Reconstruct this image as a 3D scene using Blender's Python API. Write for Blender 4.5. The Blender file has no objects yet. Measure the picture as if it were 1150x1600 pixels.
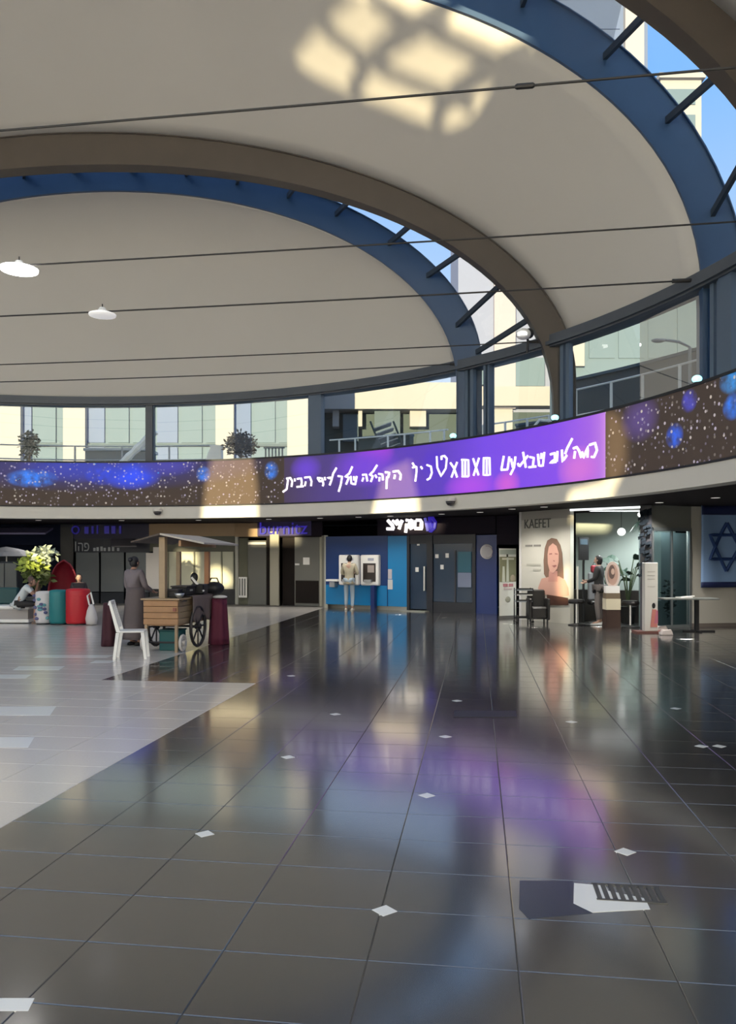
import bpy, bmesh, math, random
from math import sin, cos, pi, sqrt, atan2, radians
from mathutils import Vector, Matrix
rnd = random.Random(7)
SC = bpy.context.scene
COL = SC.collection

# ------------------------------------------------------------------ camera
cam = bpy.data.cameras.new('camera'); camo = bpy.data.objects.new('camera', cam); COL.objects.link(camo)
camo.location = (0, 0, 1.6); camo.rotation_euler = (pi/2, 0, 0)
cam.sensor_fit = 'VERTICAL'; cam.sensor_height = 32.0; cam.lens = 32.0*1250/1600
cam.shift_y = 72/1600; cam.clip_end = 600; SC.camera = camo

# ------------------------------------------------------------------ sky, sun, exposure
world = bpy.data.worlds.new('sky'); SC.world = world; world.use_nodes = True
nt = world.node_tree; nt.nodes.clear()
wo = nt.nodes.new('ShaderNodeOutputWorld'); bg = nt.nodes.new('ShaderNodeBackground')
tc = nt.nodes.new('ShaderNodeTexCoord'); sx = nt.nodes.new('ShaderNodeSeparateXYZ')
rp = nt.nodes.new('ShaderNodeValToRGB')
nt.links.new(tc.outputs['Generated'], sx.inputs[0]); nt.links.new(sx.outputs['Z'], rp.inputs[0])
cr = rp.color_ramp
cr.elements[0].position = 0.0; cr.elements[0].color = (.80, .82, .86, 1)
cr.elements[1].position = 1.0; cr.elements[1].color = (.40, .52, .74, 1)
for p_, c_ in ((.20, (.70, .80, .95, 1)), (.34, (.46, .66, .97, 1)), (.50, (.26, .54, .98, 1))):
    e_ = cr.elements.new(p_); e_.color = c_
nt.links.new(rp.outputs[0], bg.inputs[0]); nt.links.new(bg.outputs[0], wo.inputs[0])
bg.inputs[1].default_value = 1.0

SUN_AZ, SUN_EL = radians(16.0), radians(3.2)          # travels forward and a little to the right, low
SUN = Vector((sin(SUN_AZ)*cos(SUN_EL), cos(SUN_AZ)*cos(SUN_EL), -sin(SUN_EL)))
sl = bpy.data.lights.new('sun', 'SUN'); slo = bpy.data.objects.new('sun', sl); COL.objects.link(slo)
sl.energy = 9.0; sl.color = (1.0, .84, .50); sl.angle = radians(.6)
slo.rotation_euler = SUN.to_track_quat('-Z', 'Y').to_euler(); slo.location = (-10, -30, 20)

vs = SC.view_settings
vs.view_transform = 'Standard'; vs.look = 'None'; vs.gamma = 1.0; vs.use_curve_mapping = False
vs.exposure = 0.15

# ------------------------------------------------------------------ frame of reference
HOR, F = 872.0, 1250.0
U = Vector((-.9909, .1349, 0)); N = Vector((.1349, .9909, 0))   # along the arches / across them
OC, SCN, S0 = 8.9036, 9.5937, 1.2
CX, CY = -8.303, 10.115                                         # centre of the round hall
R_LED, R_CL = 14.2, 14.7
H_FAS, H_LB, H_LT, H_WT, H_BT = 2.80, 3.19, 4.49, 6.30, 6.58

def W(s, o, h): v = U*(s+SCN) + N*o; return Vector((v.x, v.y, h))
def P(x, y, d): return Vector(((x-575)/F*d, d, 1.6+(HOR-y)/F*d))
def G(x, y): d = 1.6*F/(y-HOR); return Vector(((x-575)/F*d, d, 0))
def ring_depth(x, R):
    t = (x-575)/F; a = 1+t*t; b = -2*(t*CX+CY); c = CX*CX+CY*CY-R*R
    return (-b+sqrt(max(b*b-4*a*c, 0)))/(2*a)
def ring_phi(x, R): d = ring_depth(x, R); return atan2(d-CY, (x-575)/F*d-CX)
def RP(phi, R, h): return Vector((CX+R*cos(phi), CY+R*sin(phi), h))
def s_off(s, o): return OC + sqrt(max(R_CL**2-s*s, 0))

# ------------------------------------------------------------------ materials
MATS = {}
def mat(name, col, rough=.5, metal=0.0, emit=None, es=1.0, spec=.5, noise=0.0, nscale=8.0, bump=0.0, coat=0.0):
    if name in MATS: return MATS[name]
    m = bpy.data.materials.new(name); m.use_nodes = True; MATS[name] = m
    t = m.node_tree; b = t.nodes['Principled BSDF']
    b.inputs['Base Color'].default_value = (*col, 1); b.inputs['Roughness'].default_value = rough
    b.inputs['Metallic'].default_value = metal; b.inputs['Specular IOR Level'].default_value = spec
    b.inputs['Coat Weight'].default_value = coat
    if emit: b.inputs['Emission Color'].default_value = (*emit, 1); b.inputs['Emission Strength'].default_value = es
    if noise or bump:
        co = t.nodes.new('ShaderNodeTexCoord'); nz = t.nodes.new('ShaderNodeTexNoise')
        nz.inputs['Scale'].default_value = nscale; nz.inputs['Detail'].default_value = 4
        t.links.new(co.outputs['Object'], nz.inputs['Vector'])
        if noise:
            mx = t.nodes.new('ShaderNodeMix'); mx.data_type = 'RGBA'
            mx.inputs['A'].default_value = (*[c*(1-noise) for c in col], 1)
            mx.inputs['B'].default_value = (*[min(1, c*(1+noise)) for c in col], 1)
            t.links.new(nz.outputs['Fac'], mx.inputs['Factor']); t.links.new(mx.outputs['Result'], b.inputs['Base Color'])
        if bump:
            bp = t.nodes.new('ShaderNodeBump'); bp.inputs['Strength'].default_value = bump; bp.inputs['Distance'].default_value = .02
            t.links.new(nz.outputs['Fac'], bp.inputs['Height']); t.links.new(bp.outputs['Normal'], b.inputs['Normal'])
    return m
def glass(name, tint=(.9, .95, .97), refl=.10, rough=.02):
    if name in MATS: return MATS[name]
    m = bpy.data.materials.new(name); m.use_nodes = True; MATS[name] = m
    t = m.node_tree; t.nodes.clear(); o = t.nodes.new('ShaderNodeOutputMaterial')
    tr = t.nodes.new('ShaderNodeBsdfTransparent'); tr.inputs[0].default_value = (*tint, 1)
    gl = t.nodes.new('ShaderNodeBsdfGlossy'); gl.inputs['Roughness'].default_value = rough
    lw = t.nodes.new('ShaderNodeLayerWeight'); lw.inputs['Blend'].default_value = .25
    ad = t.nodes.new('ShaderNodeMath'); ad.operation = 'MULTIPLY_ADD'; ad.inputs[1].default_value = .5; ad.inputs[2].default_value = refl*.4
    mx = t.nodes.new('ShaderNodeMixShader')
    t.links.new(lw.outputs['Fresnel'], ad.inputs[0]); t.links.new(ad.outputs[0], mx.inputs[0])
    t.links.new(tr.outputs[0], mx.inputs[1]); t.links.new(gl.outputs[0], mx.inputs[2]); t.links.new(mx.outputs[0], o.inputs[0])
    return m

def tile_mat(name, c1, c2, rough, spec, coat):
    m = bpy.data.materials.new(name); m.use_nodes = True; MATS[name] = m
    t = m.node_tree; b = t.nodes['Principled BSDF']
    ge = t.nodes.new('ShaderNodeNewGeometry')
    nz = t.nodes.new('ShaderNodeTexNoise'); nz.inputs['Scale'].default_value = .55; nz.inputs['Detail'].default_value = 5
    nf = t.nodes.new('ShaderNodeTexNoise'); nf.inputs['Scale'].default_value = 60; nf.inputs['Detail'].default_value = 2
    t.links.new(ge.outputs['Position'], nz.inputs['Vector']); t.links.new(ge.outputs['Position'], nf.inputs['Vector'])
    mx = t.nodes.new('ShaderNodeMix'); mx.data_type = 'RGBA'
    mx.inputs['A'].default_value = (*c1, 1); mx.inputs['B'].default_value = (*c2, 1)
    t.links.new(nf.outputs['Fac'], mx.inputs['Factor']); t.links.new(mx.outputs['Result'], b.inputs['Base Color'])
    mr = t.nodes.new('ShaderNodeMapRange'); mr.inputs['To Min'].default_value = rough*.7; mr.inputs['To Max'].default_value = rough*1.4
    t.links.new(nz.outputs['Fac'], mr.inputs['Value']); t.links.new(mr.outputs['Result'], b.inputs['Roughness'])
    b.inputs['IOR'].default_value = spec; b.inputs['Coat Weight'].default_value = coat; b.inputs['Coat Roughness'].default_value = rough*.6
    return m

M_dark = tile_mat('dark_tile', (.037, .035, .034), (.051, .048, .046), .165, 2.6, .6)
M_pale = tile_mat('pale_tile', (.56, .52, .485), (.63, .59, .56), .20, 1.7, .2)
M_white_tile = mat('white_tile', (.75, .76, .76), .2)
M_grout = mat('grout', (.11, .105, .10), .7)
M_shell = mat('vault_plaster', (.53, .503, .462), .8, spec=.2, noise=.04, nscale=.5)
M_blue = mat('arch_blue_paint', (.030, .070, .145), .42, noise=.12, nscale=2)
M_brown = mat('arch_brown_paint', (.074, .058, .046), .5, noise=.12, nscale=2)
M_strut = mat('strut_grey', (.03, .04, .055), .5)
M_beam = mat('beam_slate', (.075, .085, .10), .5, noise=.1, nscale=3)
M_post = mat('post_slate_blue', (.085, .12, .17), .45)
M_fascia = mat('fascia_cream', (.66, .63, .57), .6, noise=.04, nscale=2)
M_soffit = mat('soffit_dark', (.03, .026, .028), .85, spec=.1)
M_cable = mat('cable_dark', (.035, .032, .03), .5, metal=.3)
M_glass = glass('clear_glass')
M_sglass = glass('roof_glass', (.88, .93, .98), .05)
M_concrete = mat('terrace_concrete', (.34, .33, .31), .8, noise=.1)
M_black = mat('black_trim', (.012, .012, .014), .5)
M_white = mat('white_paint', (.75, .74, .72), .5)
M_wplastic = mat('white_plastic', (.78, .77, .76), .35)
M_steel = mat('brushed_steel', (.55, .56, .57), .3, metal=.8)

# ------------------------------------------------------------------ mesh builder
class MB:
    def __init__(s): s.v = []; s.f = []; s.sm = False
    def quad(s, *p):
        k = len(s.v); s.v += [Vector(q) for q in p]; s.f.append(tuple(range(k, k+len(p)))); return s
    def hexa(s, b, t):                       # two loops of equal length
        k = len(s.v); n = len(b); s.v += [Vector(q) for q in b]+[Vector(q) for q in t]
        s.f.append(tuple(range(k+n-1, k-1, -1))); s.f.append(tuple(range(k+n, k+2*n)))
        for i in range(n): j = (i+1) % n; s.f.append((k+i, k+j, k+n+j, k+n+i))
        return s
    def box(s, x0, x1, y0, y1, z0, z1):
        return s.hexa([(x0, y0, z0), (x1, y0, z0), (x1, y1, z0), (x0, y1, z0)], [(x0, y0, z1), (x1, y0, z1), (x1, y1, z1), (x0, y1, z1)])
    def obox(s, c, ax, ay, az):              # oriented box from half-axis vectors
        c, ax, ay, az = map(Vector, (c, ax, ay, az))
        return s.hexa([c-ax-ay-az, c+ax-ay-az, c+ax+ay-az, c-ax+ay-az], [c-ax-ay+az, c+ax-ay+az, c+ax+ay+az, c-ax+ay+az])
    def prism(s, poly, off):
        off = Vector(off); return s.hexa([Vector(p) for p in poly], [Vector(p)+off for p in poly])
    def tube(s, pts, r, n=8, flat=1.0):
        pts = [Vector(p) for p in pts]; rs = r if isinstance(r, (list, tuple)) else [r]*len(pts)
        k0 = len(s.v); up = None
        for i, p in enumerate(pts):
            d = (pts[min(i+1, len(pts)-1)]-pts[max(i-1, 0)]).normalized()
            if up is None:
                a = Vector((0, 0, 1)) if abs(d.z) < .9 else Vector((1, 0, 0)); e1 = d.cross(a).normalized()
            else:
                e1 = (up - d*up.dot(d)).normalized()
            up = e1; e2 = d.cross(e1)
            for j in range(n): a = 2*pi*j/n; s.v.append(p+(e1*cos(a)+e2*sin(a)*flat)*rs[i])
        m = len(pts)
        for i in range(m-1):
            for j in range(n):
                a = k0+i*n+j; b = k0+i*n+(j+1) % n; s.f.append((a, b, b+n, a+n))
        s.f.append(tuple(k0+j for j in range(n-1, -1, -1))); s.f.append(tuple(k0+(m-1)*n+j for j in range(n)))
        return s
    def lathe(s, prof, c=(0, 0, 0), n=16, sx=1.0, sy=1.0):
        c = Vector(c); k = len(s.v); m = len(prof)
        for r, z in prof:
            for j in range(n): a = 2*pi*j/n; s.v.append(c+Vector((r*cos(a)*sx, r*sin(a)*sy, z)))
        for i in range(m-1):
            for j in range(n): a = k+i*n+j; b = k+i*n+(j+1) % n; s.f.append((a, b, b+n, a+n))
        s.f.append(tuple(k+j for j in range(n-1, -1, -1))); s.f.append(tuple(k+(m-1)*n+j for j in range(n)))
        return s
    def ball(s, c, rx, ry=None, rz=None, n=14, m=9):
        ry = ry or rx; rz = rz or rx
        pr = [(sin(pi*(i+.02)/(m+.04)), -cos(pi*(i+.02)/(m+.04))) for i in range(m+1)]
        k = len(s.v); s.lathe(pr, (0, 0, 0), n)
        for i in range(k, len(s.v)): v = s.v[i]; s.v[i] = Vector((c[0]+v.x*rx, c[1]+v.y*ry, c[2]+v.z*rz))
        return s
    def grid(s, fn, nu, nv, flip=False):
        k = len(s.v)
        for i in range(nu+1):
            for j in range(nv+1): s.v.append(Vector(fn(i/nu, j/nv)))
        for i in range(nu):
            for j in range(nv):
                a = k+i*(nv+1)+j; q = (a, a+1, a+nv+2, a+nv+1); s.f.append(q[::-1] if flip else q)
        return s
    def smooth(s): s.sm = True; return s
    def build(s, name, m, parent=None, world=False, bevel=0.0, solid=0.0):
        me = bpy.data.meshes.new(name); vv = s.v
        if parent is not None and world: iv = MW[parent.name].inverted(); vv = [iv@v for v in vv]
        me.from_pydata([tuple(v) for v in vv], [], s.f); me.update()
        bm = bmesh.new(); bm.from_mesh(me)
        if s.sm: bmesh.ops.remove_doubles(bm, verts=bm.verts, dist=1e-5)
        if solid == 0.0: bmesh.ops.recalc_face_normals(bm, faces=bm.faces)
        if bevel: bmesh.ops.bevel(bm, geom=[e for e in bm.edges if len(e.link_faces) == 2 and e.calc_face_angle(0) > .5], offset=bevel, segments=1, affect='EDGES', clamp_overlap=True)
        bm.to_mesh(me); bm.free()
        if s.sm: me.polygons.foreach_set('use_smooth', [True]*len(me.polygons))
        me.materials.append(m)
        o = bpy.data.objects.new(name, me); COL.objects.link(o)
        if solid: md = o.modifiers.new('thickness', 'SOLIDIFY'); md.thickness = solid; md.offset = 0
        MW[o.name] = MW[parent.name].copy() if parent is not None else Matrix.Identity(4)
        if parent is not None: o.parent = parent
        return o
MW = {}
def tag(o, label, cat, group=None):
    o['label'] = label; o['category'] = cat
    if group: o['group'] = group
    return o
def thing(name, label, cat, loc=(0, 0, 0), rz=0.0, group=None):
    o = bpy.data.objects.new(name, None); COL.objects.link(o); o.location = loc; o.rotation_euler = (0, 0, rz)
    o.empty_display_size = .1
    MW[o.name] = Matrix.Translation(Vector(loc))@Matrix.Rotation(rz, 4, 'Z')
    return tag(o, label, cat, group)
def struct(o): o['kind'] = 'structure'; return o
def dup(root, loc, label, rz=None, group=None):
    def cp(o, par):
        c = o.copy(); COL.objects.link(c)
        if par is not None: c.parent = par
        for ch in [x for x in KIDS.get(o.name, [])]: cp(ch, c)
        return c
    KIDS.clear()
    for x in bpy.data.objects:
        if x.parent: KIDS.setdefault(x.parent.name, []).append(x)
    r = cp(root, None); r.location = loc; r['label'] = label
    if rz is not None: r.rotation_euler = (0, 0, rz)
    if group: r['group'] = group
    return r
KIDS = {}

def sub(w, h, seq): return w

# text as mesh (upright, facing -Y in local space), anchored left-bottom then fitted to width/height
def text_mesh(txt, w, h, depth=.01):
    cu = bpy.data.curves.new('lettering', 'FONT'); cu.body = txt; cu.extrude = .02; cu.resolution_u = 3
    ob = bpy.data.objects.new('tmp_text', cu); COL.objects.link(ob)
    dg = bpy.context.evaluated_depsgraph_get(); me = bpy.data.meshes.new_from_object(ob.evaluated_get(dg))
    bpy.data.objects.remove(ob)
    vs_ = [v.co.copy() for v in me.vertices]; fs = [tuple(p.vertices) for p in me.polygons]
    bpy.data.meshes.remove(me)
    x0 = min(v.x for v in vs_); x1 = max(v.x for v in vs_); y0 = min(v.y for v in vs_); y1 = max(v.y for v in vs_)
    mb = MB(); mb.v = [Vector(((v.x-x0)/(x1-x0), (v.y-y0)/(y1-y0), v.z/.02)) for v in vs_]; mb.f = fs
    return mb                                     # unit square, z -1..1
def text_on(txt, p0, p1, z0, z1, name, m, parent, out=.02):
    """letters between world points p0 (left) and p1 (right), heights z0..z1, raised towards the viewer"""
    mb = text_mesh(txt, 1, 1); p0 = Vector((p0[0], p0[1], 0)); p1 = Vector((p1[0], p1[1], 0))
    d = p1-p0; nn = Vector((d.y, -d.x, 0)).normalized()
    mb.v = [p0+d*v.x+Vector((0, 0, z0+(z1-z0)*v.y))+nn*(out+.008*v.z) for v in mb.v]
    return mb.build(name, m, parent, world=True)

# ------------------------------------------------------------------ FLOOR
V_ = Vector((.9909, -.1349, 0))
def FL(v, o, z=0.0): q = V_*v + N*o; return Vector((q.x, q.y, z))
floor = struct(MB().hexa([FL(-34, -7, -.3), FL(26, -7, -.3), FL(26, 34, -.3), FL(-34, 34, -.3)],
                         [FL(-34, -7, -.004), FL(26, -7, -.004), FL(26, 34, -.004), FL(-34, 34, -.004)]).build('floor', M_grout))
VB = -2.80                                            # pale / dark boundary
PW, PO, GAP = .592, .46, .0013
def tile_mb(w, l):
    c = .003; mb = MB(); g = GAP
    lo = [(-w/2+g, -l/2+g, -.012), (w/2-g, -l/2+g, -.012), (w/2-g, l/2-g, -.012), (-w/2+g, l/2-g, -.012)]
    mid = [(x, y, -.0022) for x, y, z in lo]
    top = [(x*(1-c/w*2), y*(1-c/l*2), 0.0) for x, y, z in lo]
    k = 0; mb.v = [Vector(p) for p in lo+mid+top]
    for r in (0, 4):
        for i in range(4): j = (i+1) % 4; mb.f.append((r+i, r+j, r+4+j, r+4+i))
    mb.f.append((8, 9, 10, 11)); return mb
def in_view(p, m=60):
    if p.y < .6: return False
    x = 575+p.x/p.y*F; y = HOR+1.6*F/p.y
    return -m < x < 1150+m and y < 1600+m
tiles = {'dark_tile': [], 'pale_tile': []}
def zone(kind, v0, v1, o0, o1, w, l, step=1):
    nv = round((v1-v0)/w); no = round((o1-o0)/l)
    for i in range(nv):
        for j in range(no):
            vc = v0+w*(i+.5); oc_ = o0+l*(j+.5); p = FL(vc, oc_)
            if (p-Vector((CX, CY, 0))).length > 21: continue
            if p.y > -1.5: tiles[kind].append((p.length+(0 if in_view(p, 120) else 60), vc, oc_))
O_ST = 9.94
zone('dark_tile', VB, VB+PW*32, .39-PO*4, .39+PO*56, PW, PO)
zone('dark_tile', VB-2.09, VB, O_ST, O_ST+PO*34, 2.09/4, PO)
zone('pale_tile', VB-PW*36, VB, O_ST-PO*24, O_ST, PW, PO)
zone('pale_tile', VB-2.09-PW*26, VB-2.09, O_ST, O_ST+PO*34, PW, PO)
ROT = atan2(-.1349, .9909)
for kind, m in (('dark_tile', M_dark), ('pale_tile', M_pale)):
    L = sorted(tiles[kind], key=lambda q: q[0]+(100 if kind == 'dark_tile' and q[1] < VB else 0)); proto = None
    for d_, vc, oc_ in L[:300]:
        if proto is None: proto = tile_mb(PW, PO).build(kind, m); o = proto
        else: o = proto.copy(); COL.objects.link(o)
        o.location = FL(vc, oc_); o.rotation_euler = (0, 0, ROT); o.parent = floor
    mb = MB()
    for d_, vc, oc_ in L[300:]:
        w = 2.09/4 if (kind == 'dark_tile' and vc < VB) else PW
        t = tile_mb(w, PO); k = len(mb.v); mb.v += [FL(vc+q.x, oc_+q.y, q.z) for q in t.v]; mb.f += [tuple(k+i for i in f) for f in t.f]
    if mb.f: o = mb.build('far_'+kind, m, floor); o['kind'] = 'stuff'
# small white diamond insets and long white bars
ins = None
for (x, y) in ((601, 1423), (977, 1331), (1096, 1166), (696, 1151), (667, 1243), (320, 1303), (450, 1183), (1056, 1107), (893, 1128), (714, 1095), (524, 1116), (455, 1056), (1124, 1166)):
    if ins is None:
        ins = MB().hexa([(-.062, 0, -.006), (0, -.062, -.006), (.062, 0, -.006), (0, .062, -.006)], [(-.058, 0, .0015), (0, -.058, .0015), (.058, 0, .0015), (0, .058, .0015)]).build('diamond_inset', M_white_tile); o = ins
    else: o = ins.copy(); COL.objects.link(o)
    o.location = G(x, y); o.rotation_euler = (0, 0, ROT); o.parent = floor
for (x0, x1, y0, y1) in ((-40, 78, 1104, 1118), (-40, 44, 1152, 1168), (20, 92, 1041, 1047), (52, 168, 1023.5, 1027.5), (140, 172, 1032, 1036), (-30, 40, 1054, 1060), (-30, 44, 1560, 1580)):
    a, b, c, d = G(x0, y1), G(x1, y1), G(x1+10, y0), G(x0+10, y0)
    z = Vector((0, 0, .0012)); MB().hexa([a-z*4, b-z*4, c-z*4, d-z*4], [a+z, b+z, c+z, d+z]).build('white_bar', M_white_tile, floor)
# floor gutter grate seen as a dark bar, and a small ribbed drain
a, b, c, d = G(708, 1121), G(808, 1121), G(806, 1111), G(710, 1111)
gr = MB().hexa([a-Vector((0, 0, .01)), b-Vector((0, 0, .01)), c-Vector((0, 0, .01)), d-Vector((0, 0, .01))], [a+Vector((0, 0, .004)), b+Vector((0, 0, .004)), c+Vector((0, 0, .004)), d+Vector((0, 0, .004))]).build('floor_grate', M_black, floor)
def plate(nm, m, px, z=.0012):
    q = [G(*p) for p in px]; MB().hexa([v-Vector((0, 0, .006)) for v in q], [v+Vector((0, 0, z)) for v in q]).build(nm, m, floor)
plate('sun_patch_plate', M_white_tile, [(897, 1380), (946, 1384), (950, 1392), (1008, 1404), (1016, 1421), (926, 1426), (896, 1412)])  # sun patch on the floor, laid in as a pale plate
plate('shadow_patch_plate', mat('shadow_blue_grey', (.022, .032, .055), .25), [(812, 1376), (896, 1377), (896, 1412), (926, 1427), (826, 1436), (811, 1420)])  # shadow beside the sun patch, laid in as a dark plate
dr0 = G(982, 1396)
dg_ = MB()
for k in range(9):
    q = dr0+V_*(-.144+k*.036); dg_.obox(q, V_*.011, N*.085, (0, 0, .004))
for k in (-1, 1): dg_.obox(dr0+N*.09*k, V_*.16, N*.008, (0, 0, .004))
dg_.build('drain_cover', mat('drain_grey', (.12, .12, .115), .45, metal=.5), floor)

# ------------------------------------------------------------------ ROUND GALLERY: fascia, screen, soffit, terrace
PH0, PH1 = radians(-34), radians(150)
def ring_strip(prof, name, m, n=110, p0=PH0, p1=PH1, parent=None, closed=True):
    """sweep a closed (R,h) profile round the hall"""
    mb = MB(); k = len(prof)
    for i in range(n+1):
        ph = p0+(p1-p0)*i/n
        for R, h in prof: mb.v.append(RP(ph, R, h))
    for i in range(n):
        for j in range(k): a = i*k+j; b = i*k+(j+1) % k; mb.f.append((a, b, b+k, a+k))
    mb.f.append(tuple(range(k))); mb.f.append(tuple(n*k+j for j in range(k)))
    return mb.build(name, m, parent)
def rect(R0, R1, h0, h1): return [(R0, h0), (R1, h0), (R1, h1), (R0, h1)]
struct(ring_strip(rect(R_LED, R_LED+.35, H_FAS, H_LB-.03), 'trim_1', M_fascia))
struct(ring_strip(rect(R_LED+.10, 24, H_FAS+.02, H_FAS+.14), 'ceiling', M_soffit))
struct(ring_strip(rect(R_LED+.20, 25, 4.20, 4.40), 'floor.001', M_concrete))
struct(ring_strip(rect(R_LED-.02, R_LED+.3, H_LT, H_LT+.05), 'trim_2', M_black))
struct(ring_strip(rect(R_LED-.02, R_LED+.3, H_LB-.04, H_LB), 'trim_3', M_black))

# --- LED display band
led = thing('led_screen', 'long curved display band of blue stars with a purple Hebrew message, above the cream fascia', 'screen', RP(radians(55), R_LED+.06, H_LB))
def arc_m(x): return (ring_phi(0, R_LED)-ring_phi(x, R_LED))*R_LED
def led_mat():
    m = bpy.data.materials.new('led_picture'); m.use_nodes = True; t = m.node_tree; b = t.nodes['Principled BSDF']
    nd = t.nodes.new; lk = t.links.new
    uv = nd('ShaderNodeUVMap'); sp = nd('ShaderNodeSeparateXYZ'); lk(uv.outputs[0], sp.inputs[0])
    def mth(op, a, b_=None, c_=None):
        q = nd('ShaderNodeMath'); q.operation = op
        for i, v in enumerate((a, b_, c_)):
            if v is None: continue
            if isinstance(v, (int, float)): q.inputs[i].default_value = v
            else: lk(v, q.inputs[i])
        return q.outputs[0]
    def mix(f, a, b_, mode='MIX'):
        q = nd('ShaderNodeMix'); q.data_type = 'RGBA'; q.blend_type = mode
        for key, v in (('Factor', f), ('A', a), ('B', b_)):
            s = [i for i in q.inputs if i.name == key and (i.type == 'VALUE' if key == 'Factor' else i.type == 'RGBA')][0]
            if isinstance(v, tuple): s.default_value = (*v, 1)
            elif isinstance(v, (int, float)): s.default_value = v
            else: lk(v, s)
        return [o for o in q.outputs if o.type == 'RGBA'][0]
    X, Y = sp.outputs['X'], sp.outputs['Y']
    # star field
    vo = nd('ShaderNodeTexVoronoi'); vo.inputs['Scale'].default_value = 10.5; lk(uv.outputs[0], vo.inputs['Vector'])
    star = mth('LESS_THAN', vo.outputs['Distance'], .30)
    sc_ = nd('ShaderNodeSeparateXYZ'); lk(vo.outputs['Color'], sc_.inputs[0])
    star = mth('MULTIPLY', star, mth('GREATER_THAN', sc_.outputs['X'], .30))
    nz = nd('ShaderNodeTexNoise'); nz.inputs['Scale'].default_value = .8; nz.inputs['Detail'].default_value = 2; lk(uv.outputs[0], nz.inputs['Vector'])
    nb = nd('ShaderNodeTexNoise'); nb.inputs['Scale'].default_value = 4.5; nb.inputs['Detail'].default_value = 3; lk(uv.outputs[0], nb.inputs['Vector'])
    def blob(x, y, rx, ry, rough=False):
        dx = mth('DIVIDE', mth('SUBTRACT', X, x), rx); dy = mth('DIVIDE', mth('SUBTRACT', Y, y), ry)
        q = mth('SUBTRACT', 1.0, mth('ADD', mth('MULTIPLY', dx, dx), mth('MULTIPLY', dy, dy)))
        return mth('MINIMUM', mth('MAXIMUM', mth('MULTIPLY', q, mth('MULTIPLY_ADD', nb.outputs['Fac'], 3.6, -1.0)), 0.0), 1.0) if rx < 1 and ry < .45 and rough else mth('MAXIMUM', q, 0.0)
    left = mth('MAXIMUM', blob(arc_m(140), 1.25, 6.0, .85), 0.0)
    colr = mix(mth('MULTIPLY', left, .55), (.018, .015, .016), (.004, .03, .32))
    for (px, y, rx, ry, c) in ((205, .92, .85, .40, (.0, .07, 1.0)), (120, 1.15, 1.6, .4, (.01, .04, .45)), (260, 1.2, .9, .3, (.03, .04, .40)), (50, .82, .7, .26, (.01, .22, .95)), (160, .95, .5, .3, (.0, .05, .7)), (318, .92, .22, .22, (.02, .2, .8)), (424, .95, .22, .25, (.02, .2, .8)),
                               (1054, .55, .22, .2, (.01, .12, .8)), (1077, 1.08, .2, .18, (.05, .06, .5)), (1146, .78, .25, .2, (.01, .2, .9)), (1144, 1.2, .3, .2, (.02, .3, .8)), (1000, 1.0, .5, .4, (.08, .05, .22))):
        colr = mix(blob(arc_m(px), y, rx*1.15, ry*1.15, True), colr, c)
    stc = mix(sc_.outputs['Y'], (.45, .40, .62), (.62, .55, .45))
    colr = mix(mth('MULTIPLY', star, mth('MULTIPLY_ADD', sc_.outputs['Z'], .75, .15)), colr, stc)
    # purple message panel
    a0, a1 = arc_m(444), arc_m(946)
    fr = mth('DIVIDE', mth('SUBTRACT', X, a0), a1-a0)
    rm = nd('ShaderNodeValToRGB'); lk(fr, rm.inputs[0]); e = rm.color_ramp.elements
    e[0].position = 0; e[0].color = (.030, .022, .09, 1); e[1].position = 1; e[1].color = (.52, .20, .80, 1)
    for p_, c_ in ((.12, (.045, .028, .22)), (.24, (.055, .03, .28)), (.34, (.08, .03, .48)), (.50, (.085, .03, .55)), (.64, (.16, .05, .82)), (.85, (.22, .06, .86)), (.955, (.36, .11, .82))):
        q = rm.color_ramp.elements.new(p_); q.color = (*c_, 1)
    pur = rm.outputs[0]
    for (px, y, rx, ry, c) in ((585, 1.28, .7, .5, (.45, .04, .75)), (478, .95, .55, .4, (.12, .04, .65)), (735, .15, .9, .4, (.42, .06, .85)), (792, .12, .45, .35, (.62, .10, .75)), (905, .25, .7, .5, (.65, .16, .75)), (680, .8, .5, .5, (.07, .02, .62)), (570, .9, 1.2, .6, (.16, .04, .72))):
        pur = mix(blob(arc_m(px), y, rx, ry), pur, c)
    inside = mth('MULTIPLY', mth('GREATER_THAN', X, a0), mth('LESS_THAN', X, a1))
    colr = mix(inside, colr, pur)
    # pixel pitch
    b.inputs['Base Color'].default_value = (.085, .060, .042, 1); b.inputs['Specular IOR Level'].default_value = .15; b.inputs['Roughness'].default_value = .6
    lk(colr, b.inputs['Emission Color']); b.inputs['Emission Strength'].default_value = .85
    return m
mb = MB(); nL = 150; me_uv = []
p0, p1 = PH1, PH0
for i in range(nL+1):
    ph = p0+(p1-p0)*i/nL
    for h in (H_LB, H_LT): mb.v.append(RP(ph, R_LED, h)); me_uv.append(((ring_phi(0, R_LED)-ph)*R_LED, h-H_LB))
for i in range(nL): a = i*2; mb.f.append((a, a+2, a+3, a+1))
iv = MW[led.name].inverted(); me = bpy.data.meshes.new('display_face'); me.from_pydata([tuple(iv@v) for v in mb.v], [], mb.f)
ul = me.uv_layers.new(name='UVMap')
for lp in me.loops: ul.data[lp.index].uv = me_uv[lp.vertex_index]
me.materials.append(led_mat()); face = bpy.data.objects.new('display_face', me); COL.objects.link(face); face.parent = led
M_ltr = mat('lit_letters', (.8, .8, .8), .5, emit=(.95, .86, 1.0), es=1.0)
strip = ring_strip(rect(R_LED+.03, R_LED+.16, H_LB, H_LT), 'display_back', M_black)
strip.parent = led
strip.data.transform(iv)
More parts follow.
